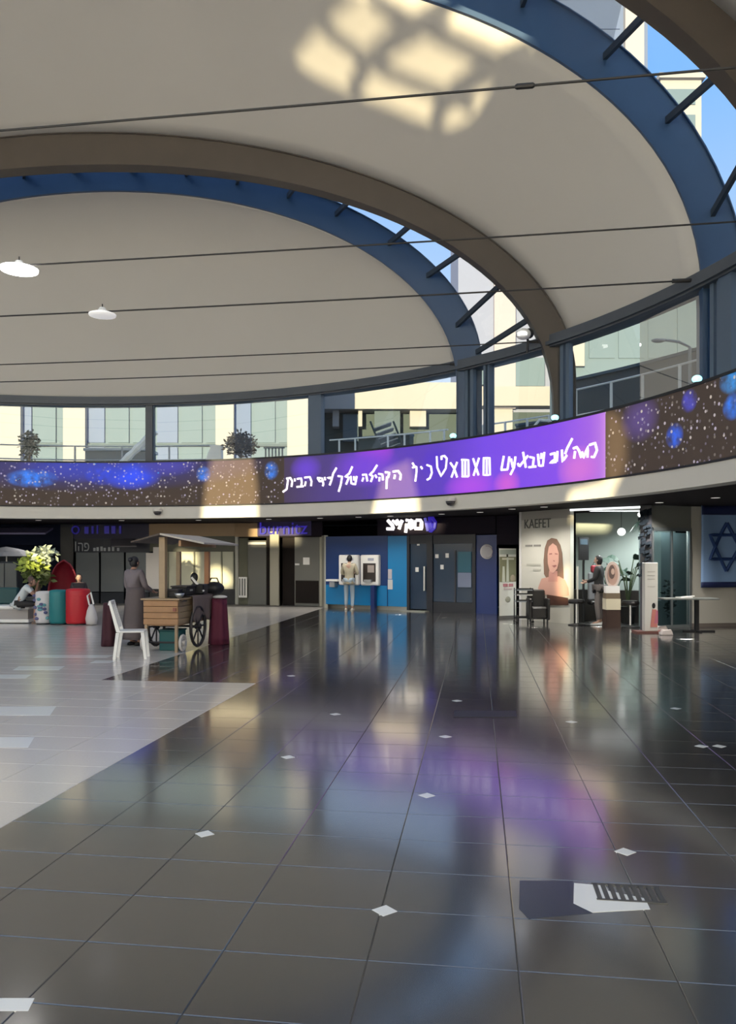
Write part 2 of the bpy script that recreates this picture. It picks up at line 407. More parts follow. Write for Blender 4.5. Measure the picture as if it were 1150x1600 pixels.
WORDS = [
 # origin x, y, scale, strokes
 (435, 700, 5.75, [[(40, 395), (75, 370), (86, 290), (75, 268)], [(75, 275), (108, 268), (125, 300), (118, 350)], [(145, 275), (150, 300)], [(168, 278), (205, 272), (210, 310), (205, 345)], [(165, 350), (226, 344)], [(235, 266), (283, 260), (298, 300), (293, 343)], [(246, 300), (238, 343)]]),
 (435, 700, 5.75, [[(350, 268), (393, 272), (405, 325), (398, 343)], [(352, 270), (370, 300), (398, 296)], [(415, 262), (421, 290)], [(523, 177), (492, 230), (484, 265), (440, 268), (482, 276), (460, 335)]]),
 (435, 700, 5.75, [[(535, 252), (573, 256), (560, 330), (541, 393)], [(665, 166), (636, 230), (600, 258), (634, 264), (608, 328)], [(650, 252), (655, 318), (690, 328), (704, 252)], [(678, 254), (680, 292)]]),
 (435, 700, 5.75, [[(755, 242), (788, 237), (800, 300)], [(764, 265), (752, 300)], [(888, 152), (852, 210), (820, 240), (850, 252), (830, 304)], [(870, 242), (884, 268)], [(900, 232), (934, 237), (940, 290)], [(908, 260), (906, 300)], [(960, 217), (998, 222), (985, 268)], [(976, 258), (970, 368)], [(1030, 212), (1078, 207), (1100, 240), (1094, 288)], [(1047, 240), (1041, 278)]]),
 (630, 690, 7.1875, [[(105, 240), (125, 275), (150, 285), (150, 340), (136, 448)], [(105, 292), (135, 284)], [(198, 280), (215, 308)], [(265, 262), (312, 280), (322, 350), (300, 410), (268, 430)]]),
 (630, 690, 7.1875, [[(376, 165), (382, 290), (425, 388), (478, 300), (490, 190), (462, 160), (428, 168), (432, 205)]]),
 (630, 690, 7.1875, [[(530, 238), (572, 300), (606, 402)], [(606, 230), (575, 310), (542, 402)], [(655, 204), (732, 206), (735, 392)], [(664, 206), (666, 394)], [(697, 212), (697, 388)], [(660, 392), (732, 392)], [(785, 190), (846, 378)], [(852, 182), (790, 382)], [(900, 186), (970, 182), (975, 374), (902, 376), (904, 190)], [(938, 190), (938, 360)]]),
 (770, 670, 6.389, [[(110, 270), (85, 408)], [(165, 276), (147, 406)], [(84, 412), (147, 406)], [(226, 276), (212, 386), (176, 458)], [(182, 300), (200, 384)], [(262, 372), (250, 346)], [(302, 232), (330, 388)], [(352, 268), (266, 376)], [(370, 282), (410, 290), (400, 368)], [(360, 384), (432, 376)], [(450, 252), (462, 368), (500, 370), (515, 232)], [(486, 242), (482, 300)]]),
 (770, 670, 6.389, [[(575, 256), (618, 242), (620, 306), (572, 340), (632, 330)], [(646, 222), (640, 328)], [(794, 96), (745, 190), (722, 250)], [(690, 210), (696, 328), (740, 262)]]),
 (770, 670, 6.389, [[(805, 196), (838, 182), (862, 220), (884, 288)], [(822, 222), (812, 298)], [(890, 230), (906, 288), (950, 180), (945, 288)], [(965, 162), (1022, 142), (1040, 215), (1010, 284), (985, 280)]]),
]
for ox, oy, sc_, st in WORDS:
    mb = MB()
    for pl in st:
        pts = []
        for i, (a, b) in enumerate(pl):
            x, y = ox+a/sc_, oy+b/sc_; d = ring_depth(x, R_LED-.012); q = P(x, y, d)
            if pts:
                for k in (1, 2, 3): pts.append(pts[-1].lerp(q, 1/(4-k)) if k < 3 else q)
            else: pts.append(q)
        mb.tube(pts, .030 if sc_ < 6 else .027, 6)
    mb.build('lettering', M_ltr, led, world=True)

# ------------------------------------------------------------------ CLERESTORY
struct(ring_strip(rect(R_CL-.15, R_CL+.25, H_WT, H_BT), 'trim_4', M_beam))
struct(ring_strip(rect(R_CL-.22, R_CL-.13, H_WT+.04, H_WT+.12), 'trim_5', M_beam))
struct(ring_strip(rect(R_CL-.10, R_CL+.10, 4.40, 4.56), 'trim_6', M_post))
posts_px = [-60, 235, 495, 735, 885, 1122, 1260]
phis = [ring_phi(x, R_CL) for x in posts_px]; phis = [PH1-.1] + phis + [PH0+.1]
for k in range(len(phis)-1):
    a, b = phis[k], phis[k+1]
    fr = MB()
    def bar(ph, w, h0, h1):
        c = RP(ph, R_CL, (h0+h1)/2); t = Vector((-sin(ph), cos(ph), 0)); r = Vector((cos(ph), sin(ph), 0))
        fr.obox(c, t*w/2, r*.06, (0, 0, (h1-h0)/2))
    bar(a-.006, .10, 4.56, H_WT); bar(b+.006, .10, 4.56, H_WT)
    wn = struct(fr.build('window_%d' % (k+1), M_post))
    nP = max(1, round(abs(a-b)*R_CL/2.4)); mu = MB()
    for j in range(nP):
        pa = a+(b-a)*j/nP; pb = a+(b-a)*(j+1)/nP
        MB().quad(RP(pa, R_CL+.02, 4.56), RP(pb, R_CL+.02, 4.56), RP(pb, R_CL+.02, H_WT), RP(pa, R_CL+.02, H_WT)).build('pane', M_glass, wn)
# heavier free posts in the glazing
for x, w, m in ((235, .22, M_beam), (495, .42, M_post), (762, .07, M_post), (768, .05, M_post), (1142, .34, M_post)):
    ph = ring_phi(x, R_CL); t = Vector((-sin(ph), cos(ph), 0)); r = Vector((cos(ph), sin(ph), 0))
    o = MB().obox(RP(ph, R_CL-.02, (4.4+H_WT)/2), t*w/2, r*.10, (0, 0, (H_WT-4.4)/2)).build('post', m, bpy.data.objects['trim_6'])

# ------------------------------------------------------------------ ARCHES
def prof(a, e, hs, b):
    def h(s):
        r = min(abs(s-S0)/a, 1.0); return hs+b*(1-r**e)**(1/e)
    return (h, a, e, hs, b)
PR = {  # inner, outer curves
 'A_blue': (20.25, prof(10.30, 2.0, 6.0, 5.45), prof(10.90, 1.90, 6.5, 5.82)),
 'A_brown': (18.20, prof(12.50, 2.1, 5.0, 6.12), prof(12.95, 1.95, 5.6, 6.28)),
 'B_blue': (14.60, prof(14.70, 2.2, 6.0, 7.39), prof(15.50, 2.4, 5.0, 9.18)),
 'B_brown': (12.24, prof(15.5, 1.85, 6.0, 8.05), prof(16.2, 1.85, 6.0, 8.6)),
}
def curve(p, n=72, foot=None):
    """points (s,h) from the right foot over the crown to the left foot"""
    h, a, e, hs, b = p; out = []
    for i in range(n+1):
        th = pi*i/n
        c = cos(th); sgn = -1 if c > 0 else 1
        s = S0+sgn*a*abs(c)**(2/e); out.append((s, hs+b*sin(th)**(2/e) if 0 < i < n else hs))
    if foot is not None: out = [(out[0][0]+foot[0], foot[1])]+out+[(out[-1][0]-foot[0], foot[1])]
    return out
ALAB = {'A_blue': 'far blue steel roof arch framing the farthest white vault',
        'A_brown': 'brown steel roof arch just in front of the far blue arch',
        'B_blue': 'near blue steel roof arch sweeping down the right side',
        'B_brown': 'brown steel roof arch cutting the top right corner'}
arch_obj = {}
for key, (o0, pi_, po_) in PR.items():
    m = M_blue if 'blue' in key else M_brown
    ci, co = curve(pi_, foot=(0.0, 4.40)), curve(po_, foot=(0.0, 4.40))
    root = thing('steel_arch', ALAB[key], 'arch', W(co[0][0], o0, 4.40)); arch_obj[key] = root
    th = .30
    mb = MB(); n = len(ci)
    for (s, h), (s2, h2) in zip(ci, co):
        mb.v += [W(s, o0, h), W(s2, o0, h2), W(s2, o0+th, h2), W(s, o0+th, h)]
    for i in range(n-1):
        for j in range(4): a = i*4+j; b = i*4+(j+1) % 4; mb.f.append((a, b, b+4, a+4))
    mb.f.append((0, 1, 2, 3)); mb.f.append(tuple((n-1)*4+j for j in range(4)))
    mb.build('web', m, root, world=True)
    for nm, cu, dz in (('lower_flange', ci, -.02), ('upper_flange', co, .02)):
        mb = MB()
        for s, h in cu:
            d = Vector((s-S0, 0, h-4.5)); sg = 1+dz/max(d.length, .1)
            s2, h2 = S0+(s-S0)*sg, 4.5+(h-4.5)*sg
            mb.v += [W(s, o0-.05, h), W(s2, o0-.05, h2), W(s2, o0+th+.05, h2), W(s, o0+th+.05, h)]
        for i in range(n-1):
            for j in range(4): a = i*4+j; b = i*4+(j+1) % 4; mb.f.append((a, b, b+4, a+4))
        mb.f.append((0, 1, 2, 3)); mb.f.append(tuple((n-1)*4+j for j in range(4)))
        mb.build(nm, m, root, world=True)

# ------------------------------------------------------------------ VAULT SHELLS (ceiling)
def pt(p, th, o):                       # point on a profile by angle, clipped at the beam
    h, a, e, hs, b = p; c = cos(th); sgn = -1 if c > 0 else 1
    return S0+sgn*a*abs(c)**(2/e), o, max(hs+b*max(sin(th), 0)**(2/e), H_BT-.12)
def ruled(pa, oa, pb, ob, name, n=70, m=10, bul=.0):
    mb = MB().smooth()
    def fn(u_, v_):
        th = pi*u_; A = pt(pa, th, oa); B = pt(pb, th, ob)
        q = [A[i]+(B[i]-A[i])*v_ for i in range(3)]
        k = 4*v_*(1-v_)*bul; return W(q[0], q[1], q[2]+k*sin(th))
    mb.grid(fn, n, m)
    return struct(mb.build(name, M_shell, solid=.06))
ruled(PR['A_brown'][2], 18.26, PR['B_blue'][1], 14.64, 'ceiling.001', bul=.12)
ruled(PR['B_brown'][2], 12.28, PR['B_brown'][2], 7.0, 'ceiling.002', bul=.3)
mb = MB().smooth(); pA = PR['A_blue'][1]
def far_fn(u_, v_):
    s_r = S0-pA[1]; s_l = 10.4
    s = S0+(s_r-S0)*sin(pi/2*(1-2*u_)) if u_ < .5 else S0+(s_l-S0)*sin(pi/2*(2*u_-1))
    h0 = max(pA[0](s), H_BT-.05); oe = max(s_off(s*.998, 0)+.02, 20.30)
    e = 1.55; th = pi/2*v_
    o = 20.30+(oe-20.30)*sin(th)**(2/e); h = (H_BT-.05)+(h0-H_BT+.05)*max(cos(th), 0)**(2/e)
    return W(s, o, h)
mb.grid(far_fn, 64, 24); struct(mb.build('ceiling.003', M_shell, solid=.05))

# ------------------------------------------------------------------ SKYLIGHTS: struts and glass
def skylight(kA, kB, s_pairs, label, gpan):
    oA, _, pA = PR[kA]; oB, pBi, pB = PR[kB]
    root = thing('skylight', label, 'skylight', W(s_pairs[0][0], oA, pA[0](s_pairs[0][0])))
    prev = None
    for sa, sb in s_pairs:
        ha = PR[kA][1][0](sa)*.35+pA[0](sa)*.65; hb = pBi[0](sb)*.6+pB[0](sb)*.4
        a = W(sa, oA, ha); b = W(sb, oB+.3, hb)
        d = (b-a).normalized(); side = Vector((0, 0, 1)).cross(d).normalized(); upv = d.cross(side)
        MB().obox((a+b)/2, d*((b-a).length/2+.12), side*.035, upv*.06).build('strut', M_strut, root, world=True)
    th0 = [pi*i/gpan for i in range(gpan+1)]
    for i in range(gpan):
        q = []
        for th in (th0[i], th0[i+1]): q += [W(*pt(pA, th, oA+.1)), W(*pt(pB, th, oB+.2))]
        MB().quad(q[0], q[1], q[3], q[2]).build('pane', M_sglass, root, world=True)
    return root
sa = [(-9.6, -10.9), (-9.1, -10.25), (-8.36, -9.38), (-7.38, -8.22), (-6.01, -6.77), (-4.75, -5.46), (-3.38, -4.05), (-2.0, -2.75), (-.46, -1.4), (1.15, .07), (2.59, 1.48), (4.1, 3.1), (5.6, 4.7), (7.0, 6.3)]
skylight('A_blue', 'A_brown', sa, 'narrow curved glass roof strip between the far blue and brown arches', 26)
sb = [(-13.66, -13.85), (-12.9, -13.28), (-11.84, -12.25), (-10.4, -10.7), (-8.6, -8.9), (-6.5, -6.8), (-4, -4.3), (-1.4, -1.6), (1.2, 1.2), (4, 4), (7, 7), (10, 10), (12.5, 12.5)]
skylight('B_blue', 'B_brown', sb, 'wide curved glass roof strip at the right between near blue and brown arches', 26)

# ------------------------------------------------------------------ TIES, LAMPS
TL = ['lowest tie cable, springing from the far blue arch', 'second lowest tie cable, at the foot of the far brown arch', 'tie cable ending at the beam head beside the near blue arch',
      'tie cable crossing the near blue arch below its middle, carrying the lit pendant', 'topmost tie cable with a dark turnbuckle, crossing the sunlit ceiling patch']
for (o0, r, tb), lb in zip(((20.3, .014, None), (18.45, .014, None), (14.75, .016, None), (12.24, .014, None), (8.36, .013, 820)), TL):
    half = 14.6 if o0 < 16 else 12.5
    sR = -sqrt(max(R_CL**2-(o0-OC)**2, 1))
    a, b = W(sR+.15, o0, 6.5), W(min(half, -sR), o0, 6.5)
    root = thing('tie_cable', lb, 'cable', a)
    pts = [a.lerp(b, k/12)-Vector((0, 0, .10*4*(k/12)*(1-k/12))) for k in range(13)]
    MB().tube(pts, r, 8).build('rod', M_cable, root, world=True)
    e_ = MB().tube([a, a.lerp(b, .012)], r*2.4, 8); e_.build('end_fork', M_cable, root, world=True)
    if tb:
        t_ = (tb-575)/F; d = o0/(N.x*t_+N.y); q = Vector((t_*d, d, 0)); s_ = U.dot(q)-SCN; f_ = (s_-a_s if False else 0)
        k = (Vector((q.x, q.y, 0))-Vector((a.x, a.y, 0))).length/(Vector((b.x, b.y, 0))-Vector((a.x, a.y, 0))).length
        c = a.lerp(b, k)-Vector((0, 0, .10*4*k*(1-k)))
        MB().tube([c-U*.10, c-U*.08, c+U*.08, c+U*.10], [.018, .03, .03, .018], 8).build('turnbuckle', M_cable, root, world=True)
M_lamp = mat('lamp_glow', (.9, .9, .9), .4, emit=(1, .97, .92), es=6)
M_lampd = mat('lamp_dim', (.9, .9, .9), .4, emit=(1, .97, .93), es=.35)
def pendant(x, y, o0, zoff, label, m, w=.30):
    t_ = (x-575)/F; d = o0/(N.x*t_+N.y); z = 1.6+(HOR-y)/F*d
    c = Vector((t_*d, d, z)); top = 6.43
    root = thing('pendant_lamp', label, 'lamp', c)
    MB().lathe([(.03, .05), (w*.55, .045), (w, .0), (w*.98, -.03), (w*.6, -.05), (.02, -.055)], n=20).smooth().build('diffuser', m, root)
    MB().lathe([(.07, .05), (.09, .07), (.05, .13)], n=12).build('canopy', M_white, root)
    MB().tube([(0, 0, .1), (0, 0, max(top-z, .2))], .012, 6).build('cord', M_cable, root)
    return root
pendant(30, 420, 12.24, .2, 'lit round pendant lamp under a tie cable at the left edge', M_lamp)
pendant(160, 491, 14.75, .2, 'dim round pendant lamp under the next tie cable', M_lampd, .26)
# floodlight by the brown arch
c = P(818, 522, 17.3)
root = thing('floodlight', 'small white floodlight on the beam beside the brown arch', 'lamp', c)
MB().ball((0, 0, 0), .17, .15, .12).smooth().build('housing', M_white, root)
MB().lathe([(.02, -.02), (.10, -.02), (.10, .02), (.02, .02)], n=16).build('lens', M_lamp, root).location = (-.05, -.12, -.03)
MB().ball((.13, .02, .02), .10, .10, .11).smooth().build('rear_cap', M_black, root)
MB().tube([(.08, .05, 0), (.12, .12, -.12), (.12, .2, -.35)], .03, 6).build('bracket', M_black, root)
M_teal = mat('teal_spot', (.6, .8, .8), .4, emit=(.35, .95, 1.0), es=1.6)
for x, y, w in ((708, 679, 'far blue arch'), (867, 651, 'far brown arch'), (1089, 593, 'near blue arch')):
    d = ring_depth(x, R_LED+.14); c = P(x, y, d); c.z = H_LT+.05
    root = thing('uplight', 'small glowing teal spotlight at the foot of the %s' % w, 'lamp', c)
    MB().lathe([(.06, 0), (.06, .05), (.04, .06)], n=12).build('base', M_black, root)
    MB().ball((0, 0, .11), .085, .085, .065).smooth().build('lens', M_teal, root)
M_dome = mat('smoked_dome', (.05, .045, .05), .15)
for x, w in ((248, 'at the left, over the grey shop'), (708, 'over the bank entrance')):
    ph = ring_phi(x, R_LED); c = RP(ph, R_LED-.10, H_FAS+.20)
    root = thing('dome_camera', 'small dark dome camera on the cream fascia, %s' % w, 'camera', c, ph)
    MB().lathe([(.13, .0), (.14, .03), (.12, .09)], n=16).build('housing', M_fascia, root)
    MB().lathe([(.02, -.11), (.07, -.10), (.11, -.05), (.12, 0), (.02, .0)], n=16).smooth().build('dome', M_dome, root)
    MB().box(.08, .12, -.05, .05, -.02, .07).build('bracket', M_fascia, root)

# ------------------------------------------------------------------ UNSEEN LIGHT WALL BEHIND THE VIEWER: added as translucent fill, cut for the sun patches
def trans_mat():
    m = bpy.data.materials.new('fill_translucent'); m.use_nodes = True; t = m.node_tree; t.nodes.clear()
    o = t.nodes.new('ShaderNodeOutputMaterial'); a = t.nodes.new('ShaderNodeBsdfTranslucent'); b = t.nodes.new('ShaderNodeBsdfDiffuse'); x = t.nodes.new('ShaderNodeMixShader')
    a.inputs[0].default_value = (.93, .94, .97, 1); b.inputs[0].default_value = (.7, .72, .75, 1); x.inputs[0].default_value = FILL_MIX
    t.links.new(b.outputs[0], x.inputs[1]); t.links.new(a.outputs[0], x.inputs[2]); t.links.new(x.outputs[0], o.inputs[0]); return m
FILL_MIX = .78
O_BACK = -6.0
def back(p):
    t = (N.dot(p)-O_BACK)/N.dot(SUN); q = p-SUN*t; return (V_.dot(q), q.z)
def on_shell(x, y):
    pa, oa, pb, ob = PR['A_brown'][2], 18.26, PR['B_blue'][1], 14.64
    lo, hi = 8.0, 24.0; best = None
    for k in range(400):
        d = lo+(hi-lo)*k/399; p = P(x, y, d); o = N.dot(p); s = U.dot(p)-SCN
        if not ob <= o <= oa: continue
        f = (oa-o)/(oa-ob); h = pa[0](s)*(1-f)+pb[0](s)*f; e = abs(h-p.z)
        if best is None or e < best[0]: best = (e, p)
    return best[1] if best else P(x, y, 15.0)
def on_ring(x, y, R=R_LED): return P(x, y, ring_depth(x, R))
holes = [[back(on_shell(*q)) for q in ((452, 84), (478, 55), (520, 22), (575, -15), (640, -50), (720, -60), (790, -5), (836, 74), (818, 92), (775, 118), (738, 178), (705, 194), (660, 185), (600, 160), (545, 137), (490, 112))],
         [back(on_ring(*q)) for q in ((336, 698), (392, 698), (402, 760), (402, 836), (314, 836), (322, 750))],
         [back(on_ring(*q)) for q in ((600, 735), (640, 718), (652, 770), (655, 812), (580, 814), (590, 770))],
         [back(on_ring(*q)) for q in ((945, 640), (968, 650), (980, 680), (978, 730), (960, 765), (955, 790), (885, 798), (890, 768), (945, 752))],
         [back(P(*q, 27.6)) for q in ((268, 858), (302, 864), (301, 905), (282, 905), (276, 890))],
         [back(P(*q, 27.6)) for q in ((322, 890), (334, 884), (352, 892), (362, 906), (356, 916), (322, 915))],
         [back(P(*q, 20.0)) for q in ((872, 905), (892, 880), (893, 936), (874, 936))],
         [back(G(*q)) for q in ((897, 1380), (948, 1384), (948, 1400), (1008, 1408), (1012, 1424), (930, 1426), (898, 1412))]]
cu = bpy.data.curves.new('light_mask_wall', 'CURVE'); cu.dimensions = '2D'; cu.fill_mode = 'BOTH'; cu.extrude = .04
for poly in [[(-36, 0), (18, 0), (18, 16.2), (-36, 16.2)]]+holes:
    sp = cu.splines.new('POLY'); sp.points.add(len(poly)-1); sp.use_cyclic_u = True
    for i, (a, b) in enumerate(poly): sp.points[i].co = (a, b, 0, 1)
cu_o = bpy.data.objects.new('tmp_wall', cu); COL.objects.link(cu_o)
me = bpy.data.meshes.new_from_object(cu_o.evaluated_get(bpy.context.evaluated_depsgraph_get())); bpy.data.objects.remove(cu_o)
for v in me.vertices: q = V_*v.co.x + N*(O_BACK+v.co.z); v.co = (q.x, q.y, v.co.y)
me.materials.append(trans_mat()); wb = bpy.data.objects.new('light_mask_wall', me); COL.objects.link(wb); struct(wb); MW['light_mask_wall'] = Matrix.Identity(4)
def WBp(ab): q = V_*ab[0]+N*(O_BACK+.06); return Vector((q.x, q.y, ab[1]))
for pl, w in ((((704, 14), (652, 43), (604, 65), (574, 91), (546, 137)), .13), (((830, 81), (770, 104), (713, 135), (687, 161), (676, 190)), .15), (((575, -8), (587, 0), (641, 35), (661, 41), (765, 91), (800, 110)), .10),
              (((498, 34), (565, 83), (591, 100), (683, 139), (740, 165)), .09), (((704, 14), (740, -10), (790, -40)), .13), (((690, 0), (720, 28), (790, 62), (838, 84)), .0)):
    if w: MB().tube([WBp(back(on_shell(*q))) for q in pl], w, 6).build('mullion', M_post, wb)  # bars added to throw the grid into the ceiling sun patch
# side wall far to the left closes the hall where the gallery ring is out of sight
struct(MB().obox(W(17.5, 8, 1.4), U*.1, N*15, (0, 0, 1.4)).build('wall_left', mat('wall_plaster', (.5, .48, .45), .8)))

# ------------------------------------------------------------------ THE CITY OUTSIDE
M_cream = mat('cream_stone', (.37, .355, .35), .95, spec=.05, noise=.05, nscale=.2)
M_bglass = mat('facade_glass', (.15, .20, .24), .95, spec=.05, noise=.06, nscale=.1)
M_lav = mat('facade_lavender', (.16, .20, .31), .95, spec=.05, noise=.05, nscale=.1)
M_bgrey = mat('facade_grey', (.10, .13, .15), .95, spec=.05)
M_bdark = mat('facade_dark_green', (.075, .095, .095), .95, spec=.05)
def fslab(name, m, root, x0, x1, y0, y1, D, th=3.0, out=0.0):
    a, b = P(x0, y1, D), P(x1, y0, D)
    return MB().box(a.x, b.x, D-out, D+th, max(a.z, 0), b.z).build(name, m, root, world=True)
def building(label, x0, x1, D): a = P((x0+x1)/2, HOR, D); return thing('office_building', label, 'building', (a.x, D, 0), group=None)
b = building('long pale office building with cream piers seen through the left clerestory', -200, 490, 95)
fslab('wall', M_bglass, b, -260, 490, 520, 1000, 95, 12)
for x0, x1 in ((-60, 37), (103, 137), (339, 367), (450, 482), (-200, -150)): fslab('pier', M_cream, b, x0, x1, 515, 1000, 95, 3, .9)
for y in (560, 694, 740): fslab('spandrel', M_bgrey, b, -260, 490, y, y+4, 95, .5, .35)
for x in range(-250, 490, 38):
    for y0, y1 in ((566, 692), (699, 738)): fslab('window', M_lav if (x//38) % 3 == 0 else M_bglass, b, x+2, x+34, y0, y1, 95, .3, .2)
b = building('cream banded building with a tall pier in the middle clerestory', 505, 850, 108)
fslab('wall', M_bdark, b, 500, 715, 640, 1000, 110, 10)
fslab('cornice', M_cream, b, 500, 720, 600, 641, 108, 10, 1.0)
fslab('cornice', M_cream, b, 745, 862, 606, 636, 108, 10, 1.0)
fslab('tower_wall', mat('tower_pale', (.25, .27, .37), .95, spec=.05), b, 716, 862, 330, 1000, 109, 10)
fslab('pier', mat('pink_stone', (.38, .35, .38), .95, spec=.05), b, 771, 804, 326, 640, 109, 3, .8)
for x0, x1 in ((640, 665), (520, 530), (560, 566)): fslab('pier', M_cream, b, x0, x1, 634, 668, 109, 2, .9)
for x0, x1, y0, y1, m in ((536, 560, 648, 690, M_bgrey), (585, 625, 640, 700, M_bgrey), (805, 850, 560, 604, M_bglass), (720, 768, 560, 602, M_bglass), (760, 800, 640, 690, M_cream), (800, 862, 645, 700, M_bdark)):
    fslab('window', m, b, x0, x1, y0, y1, 108.6, .8, .4)
b = building('tall pale tower with one cream pier seen through the right roof glazing', 864, 1010, 122)
fslab('wall', M_lav, b, 850, 1012, -140, 1000, 122, 12)
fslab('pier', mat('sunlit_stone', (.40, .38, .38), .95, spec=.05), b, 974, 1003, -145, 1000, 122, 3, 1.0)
for y in range(-130, 560, 46): fslab('window', M_lav, b, 864, 968, y, y+38, 122, .3, .15)
b = building('white flat-roofed block right of the pale tower', 1030, 1100, 92)
fslab('wall', M_cream, b, 1032, 1096, 124, 1000, 92, 12); fslab('parapet', M_cream, b, 1028, 1100, 117, 125, 92, 12, .5)
for y in range(140, 700, 40): fslab('window', M_bglass, b, 1042, 1086, y, y+24, 92, .2, .12)
b = building('pale teal office block with a cream pier behind the right clerestory', 880, 1200, 86)
fslab('wall', M_bglass, b, 876, 1260, 440, 1000, 84, 5)
fslab('pier', M_cream, b, 892, 911, 440, 574, 84, 2, .6)
for x in range(920, 1250, 46): fslab('window', M_bglass, b, x, x+40, 470, 560, 84, .2, .12)
struct(MB().box(-140, 140, 26, 260, -.5, -.1).build('floor.002', mat('street_asphalt', (.16, .16, .16), .9)))

# ------------------------------------------------------------------ TERRACE ON THE GALLERY ROOF
ZT = 4.40
def tpt(x, R): d = ring_depth(x, R); return Vector(((x-575)/F*d, d, ZT))
M_rail = mat('rail_grey', (.30, .32, .33), .4, metal=.4)
M_pwhite = mat('post_white', (.72, .72, .68), .5)
def railing(label, x0, x1, R, n, m, h=1.05, posts=None):
    xs = posts or [x0+(x1-x0)*i/n for i in range(n+1)]; pts = [tpt(x, R) for x in xs]
    r = thing('railing', label, 'railing', pts[0]); up = Vector((0, 0, h))
    for p in pts: MB().tube([p, p+up], .035, 6).build('post', m, r, world=True)
    for k in (1, .55): MB().tube([p+up*k for p in [tpt(x0+(x1-x0)*i/12, R) for i in range(13)]], .025, 6).build('rail', m, r, world=True)
railing('thin grey railing on the terrace beyond the left clerestory', -30, 338, 17.5, 5, M_rail)
railing('terrace railing with white posts beyond the middle clerestory', 515, 700, 17.5, 6, M_pwhite, posts=[530, 555, 606, 632, 672, 694])
railing('short terrace railing between the far blue and brown arches', 755, 858, 17.5, 3, M_pwhite)
railing('terrace railing with white posts beyond the right clerestory', 895, 1100, 16.9, 5, M_pwhite, 1.45, posts=[900, 955, 1004, 1062, 1098])
def parapet(label, x0, x1, R, z1, m):
    a, b2 = ring_phi(x0, R), ring_phi(x1, R); r = thing('parapet', label, 'wall', RP((a+b2)/2, R, ZT))
    o = ring_strip(rect(R, R+.3, ZT, z1), 'wall_panel', m, n=24, p0=b2, p1=a); o.data.transform(MW[r.name].inverted()); o.parent = r
    o = ring_strip(rect(R-.06, R+.36, z1, z1+.07), 'coping', M_bgrey, n=24, p0=b2, p1=a); o.data.transform(MW[r.name].inverted()); o.parent = r
parapet('dark terrace parapet beyond the right clerestory', 893, 1108, 17.7, 6.30, mat('parapet_dark', (.06, .07, .075), .7))
parapet('dark green terrace parapet beyond the middle clerestory', 560, 640, 19.5, 5.75, M_bdark)
parapet('low dark parapet between the two far arches', 806, 868, 19.2, 5.62, M_bgrey)
def leafmat(n, c): return mat(n, c, .5, noise=.35, nscale=9)
def leaf_blob(mb, c, rx, rz, n, ls, rr):
    for i in range(n):
        v = Vector((rr.gauss(0, 1), rr.gauss(0, 1), rr.gauss(0, 1))).normalized()*(rr.random()**.4)
        p = Vector(c)+Vector((v.x*rx, v.y*rx, v.z*rz)); a = Vector((rr.gauss(0, 1), rr.gauss(0, 1), rr.gauss(0, .6))).normalized(); t_ = a.cross(Vector((rr.gauss(0, 1), rr.gauss(0, 1), rr.gauss(0, 1)))).normalized()
        mb.quad(p, p+a*ls*.5+t_*ls*.25, p+a*ls, p+a*ls*.5-t_*ls*.25)
    return mb
def shrub(label, x, R, rx, rz, col, n=420, cat='plant', name='potted_shrub'):
    p = tpt(x, R); r = thing(name, label, cat, p)
    MB().lathe([(.22, 0), (.30, .35), (.32, .38), (.26, .38), (.02, .36)], n=14).build('pot', M_bgrey, r)
    MB().tube([(0, 0, .36), (.02, 0, .36+rz*.6)], .035, 6).build('stem', mat('bark', (.10, .07, .05), .8), r)
    o = leaf_blob(MB(), (0, 0, .42+rz), rx, rz, n, .16, rnd).build('foliage', leafmat(*col), r); o['kind'] = 'stuff'
shrub('tall narrow dark potted shrub at the far left of the terrace', 46, 16.6, .28, .52, ('leaf_dark', (.04, .055, .035)))
shrub('round dark brown bushy shrub on the terrace above the sunlit fascia', 376, 16.2, .52, .42, ('leaf_brown', (.07, .055, .045)), 700)
# grey plant shed with a slanted pale duct
p = tpt(184, 18.6); r = thing('terrace_shed', 'low grey shed with a dark arched opening on the left terrace', 'shed', p)
MB().box(-1.15, 1.05, 0, 1.2, 0, 1.05).build('body', M_bgrey, r); MB().box(-1.22, 1.12, -.05, 1.26, 1.05, 1.15).build('roof', mat('shed_roof', (.42, .44, .44), .6), r)
MB().prism([(.25+.38*cos(a), -.015, .0+.62*sin(a)) for a in [pi*i/10 for i in range(11)]], (0, .02, 0)).build('opening', M_black, r)
a, b2 = tpt(187, 17.0), tpt(243, 17.0); r = thing('slanted_duct', 'pale ribbed duct slanting upward in front of the grey shed', 'duct', a)
pts = [Vector((a.x+(b2.x-a.x)*k/8, a.y+(b2.y-a.y)*k/8, ZT+.35+1.15*k/8)) for k in range(9)]
MB().tube([Vector((a.x, a.y, ZT))]+pts, [.11]+[.11 if k % 2 else .14 for k in range(9)], 8).build('tube', M_pwhite, r, world=True)
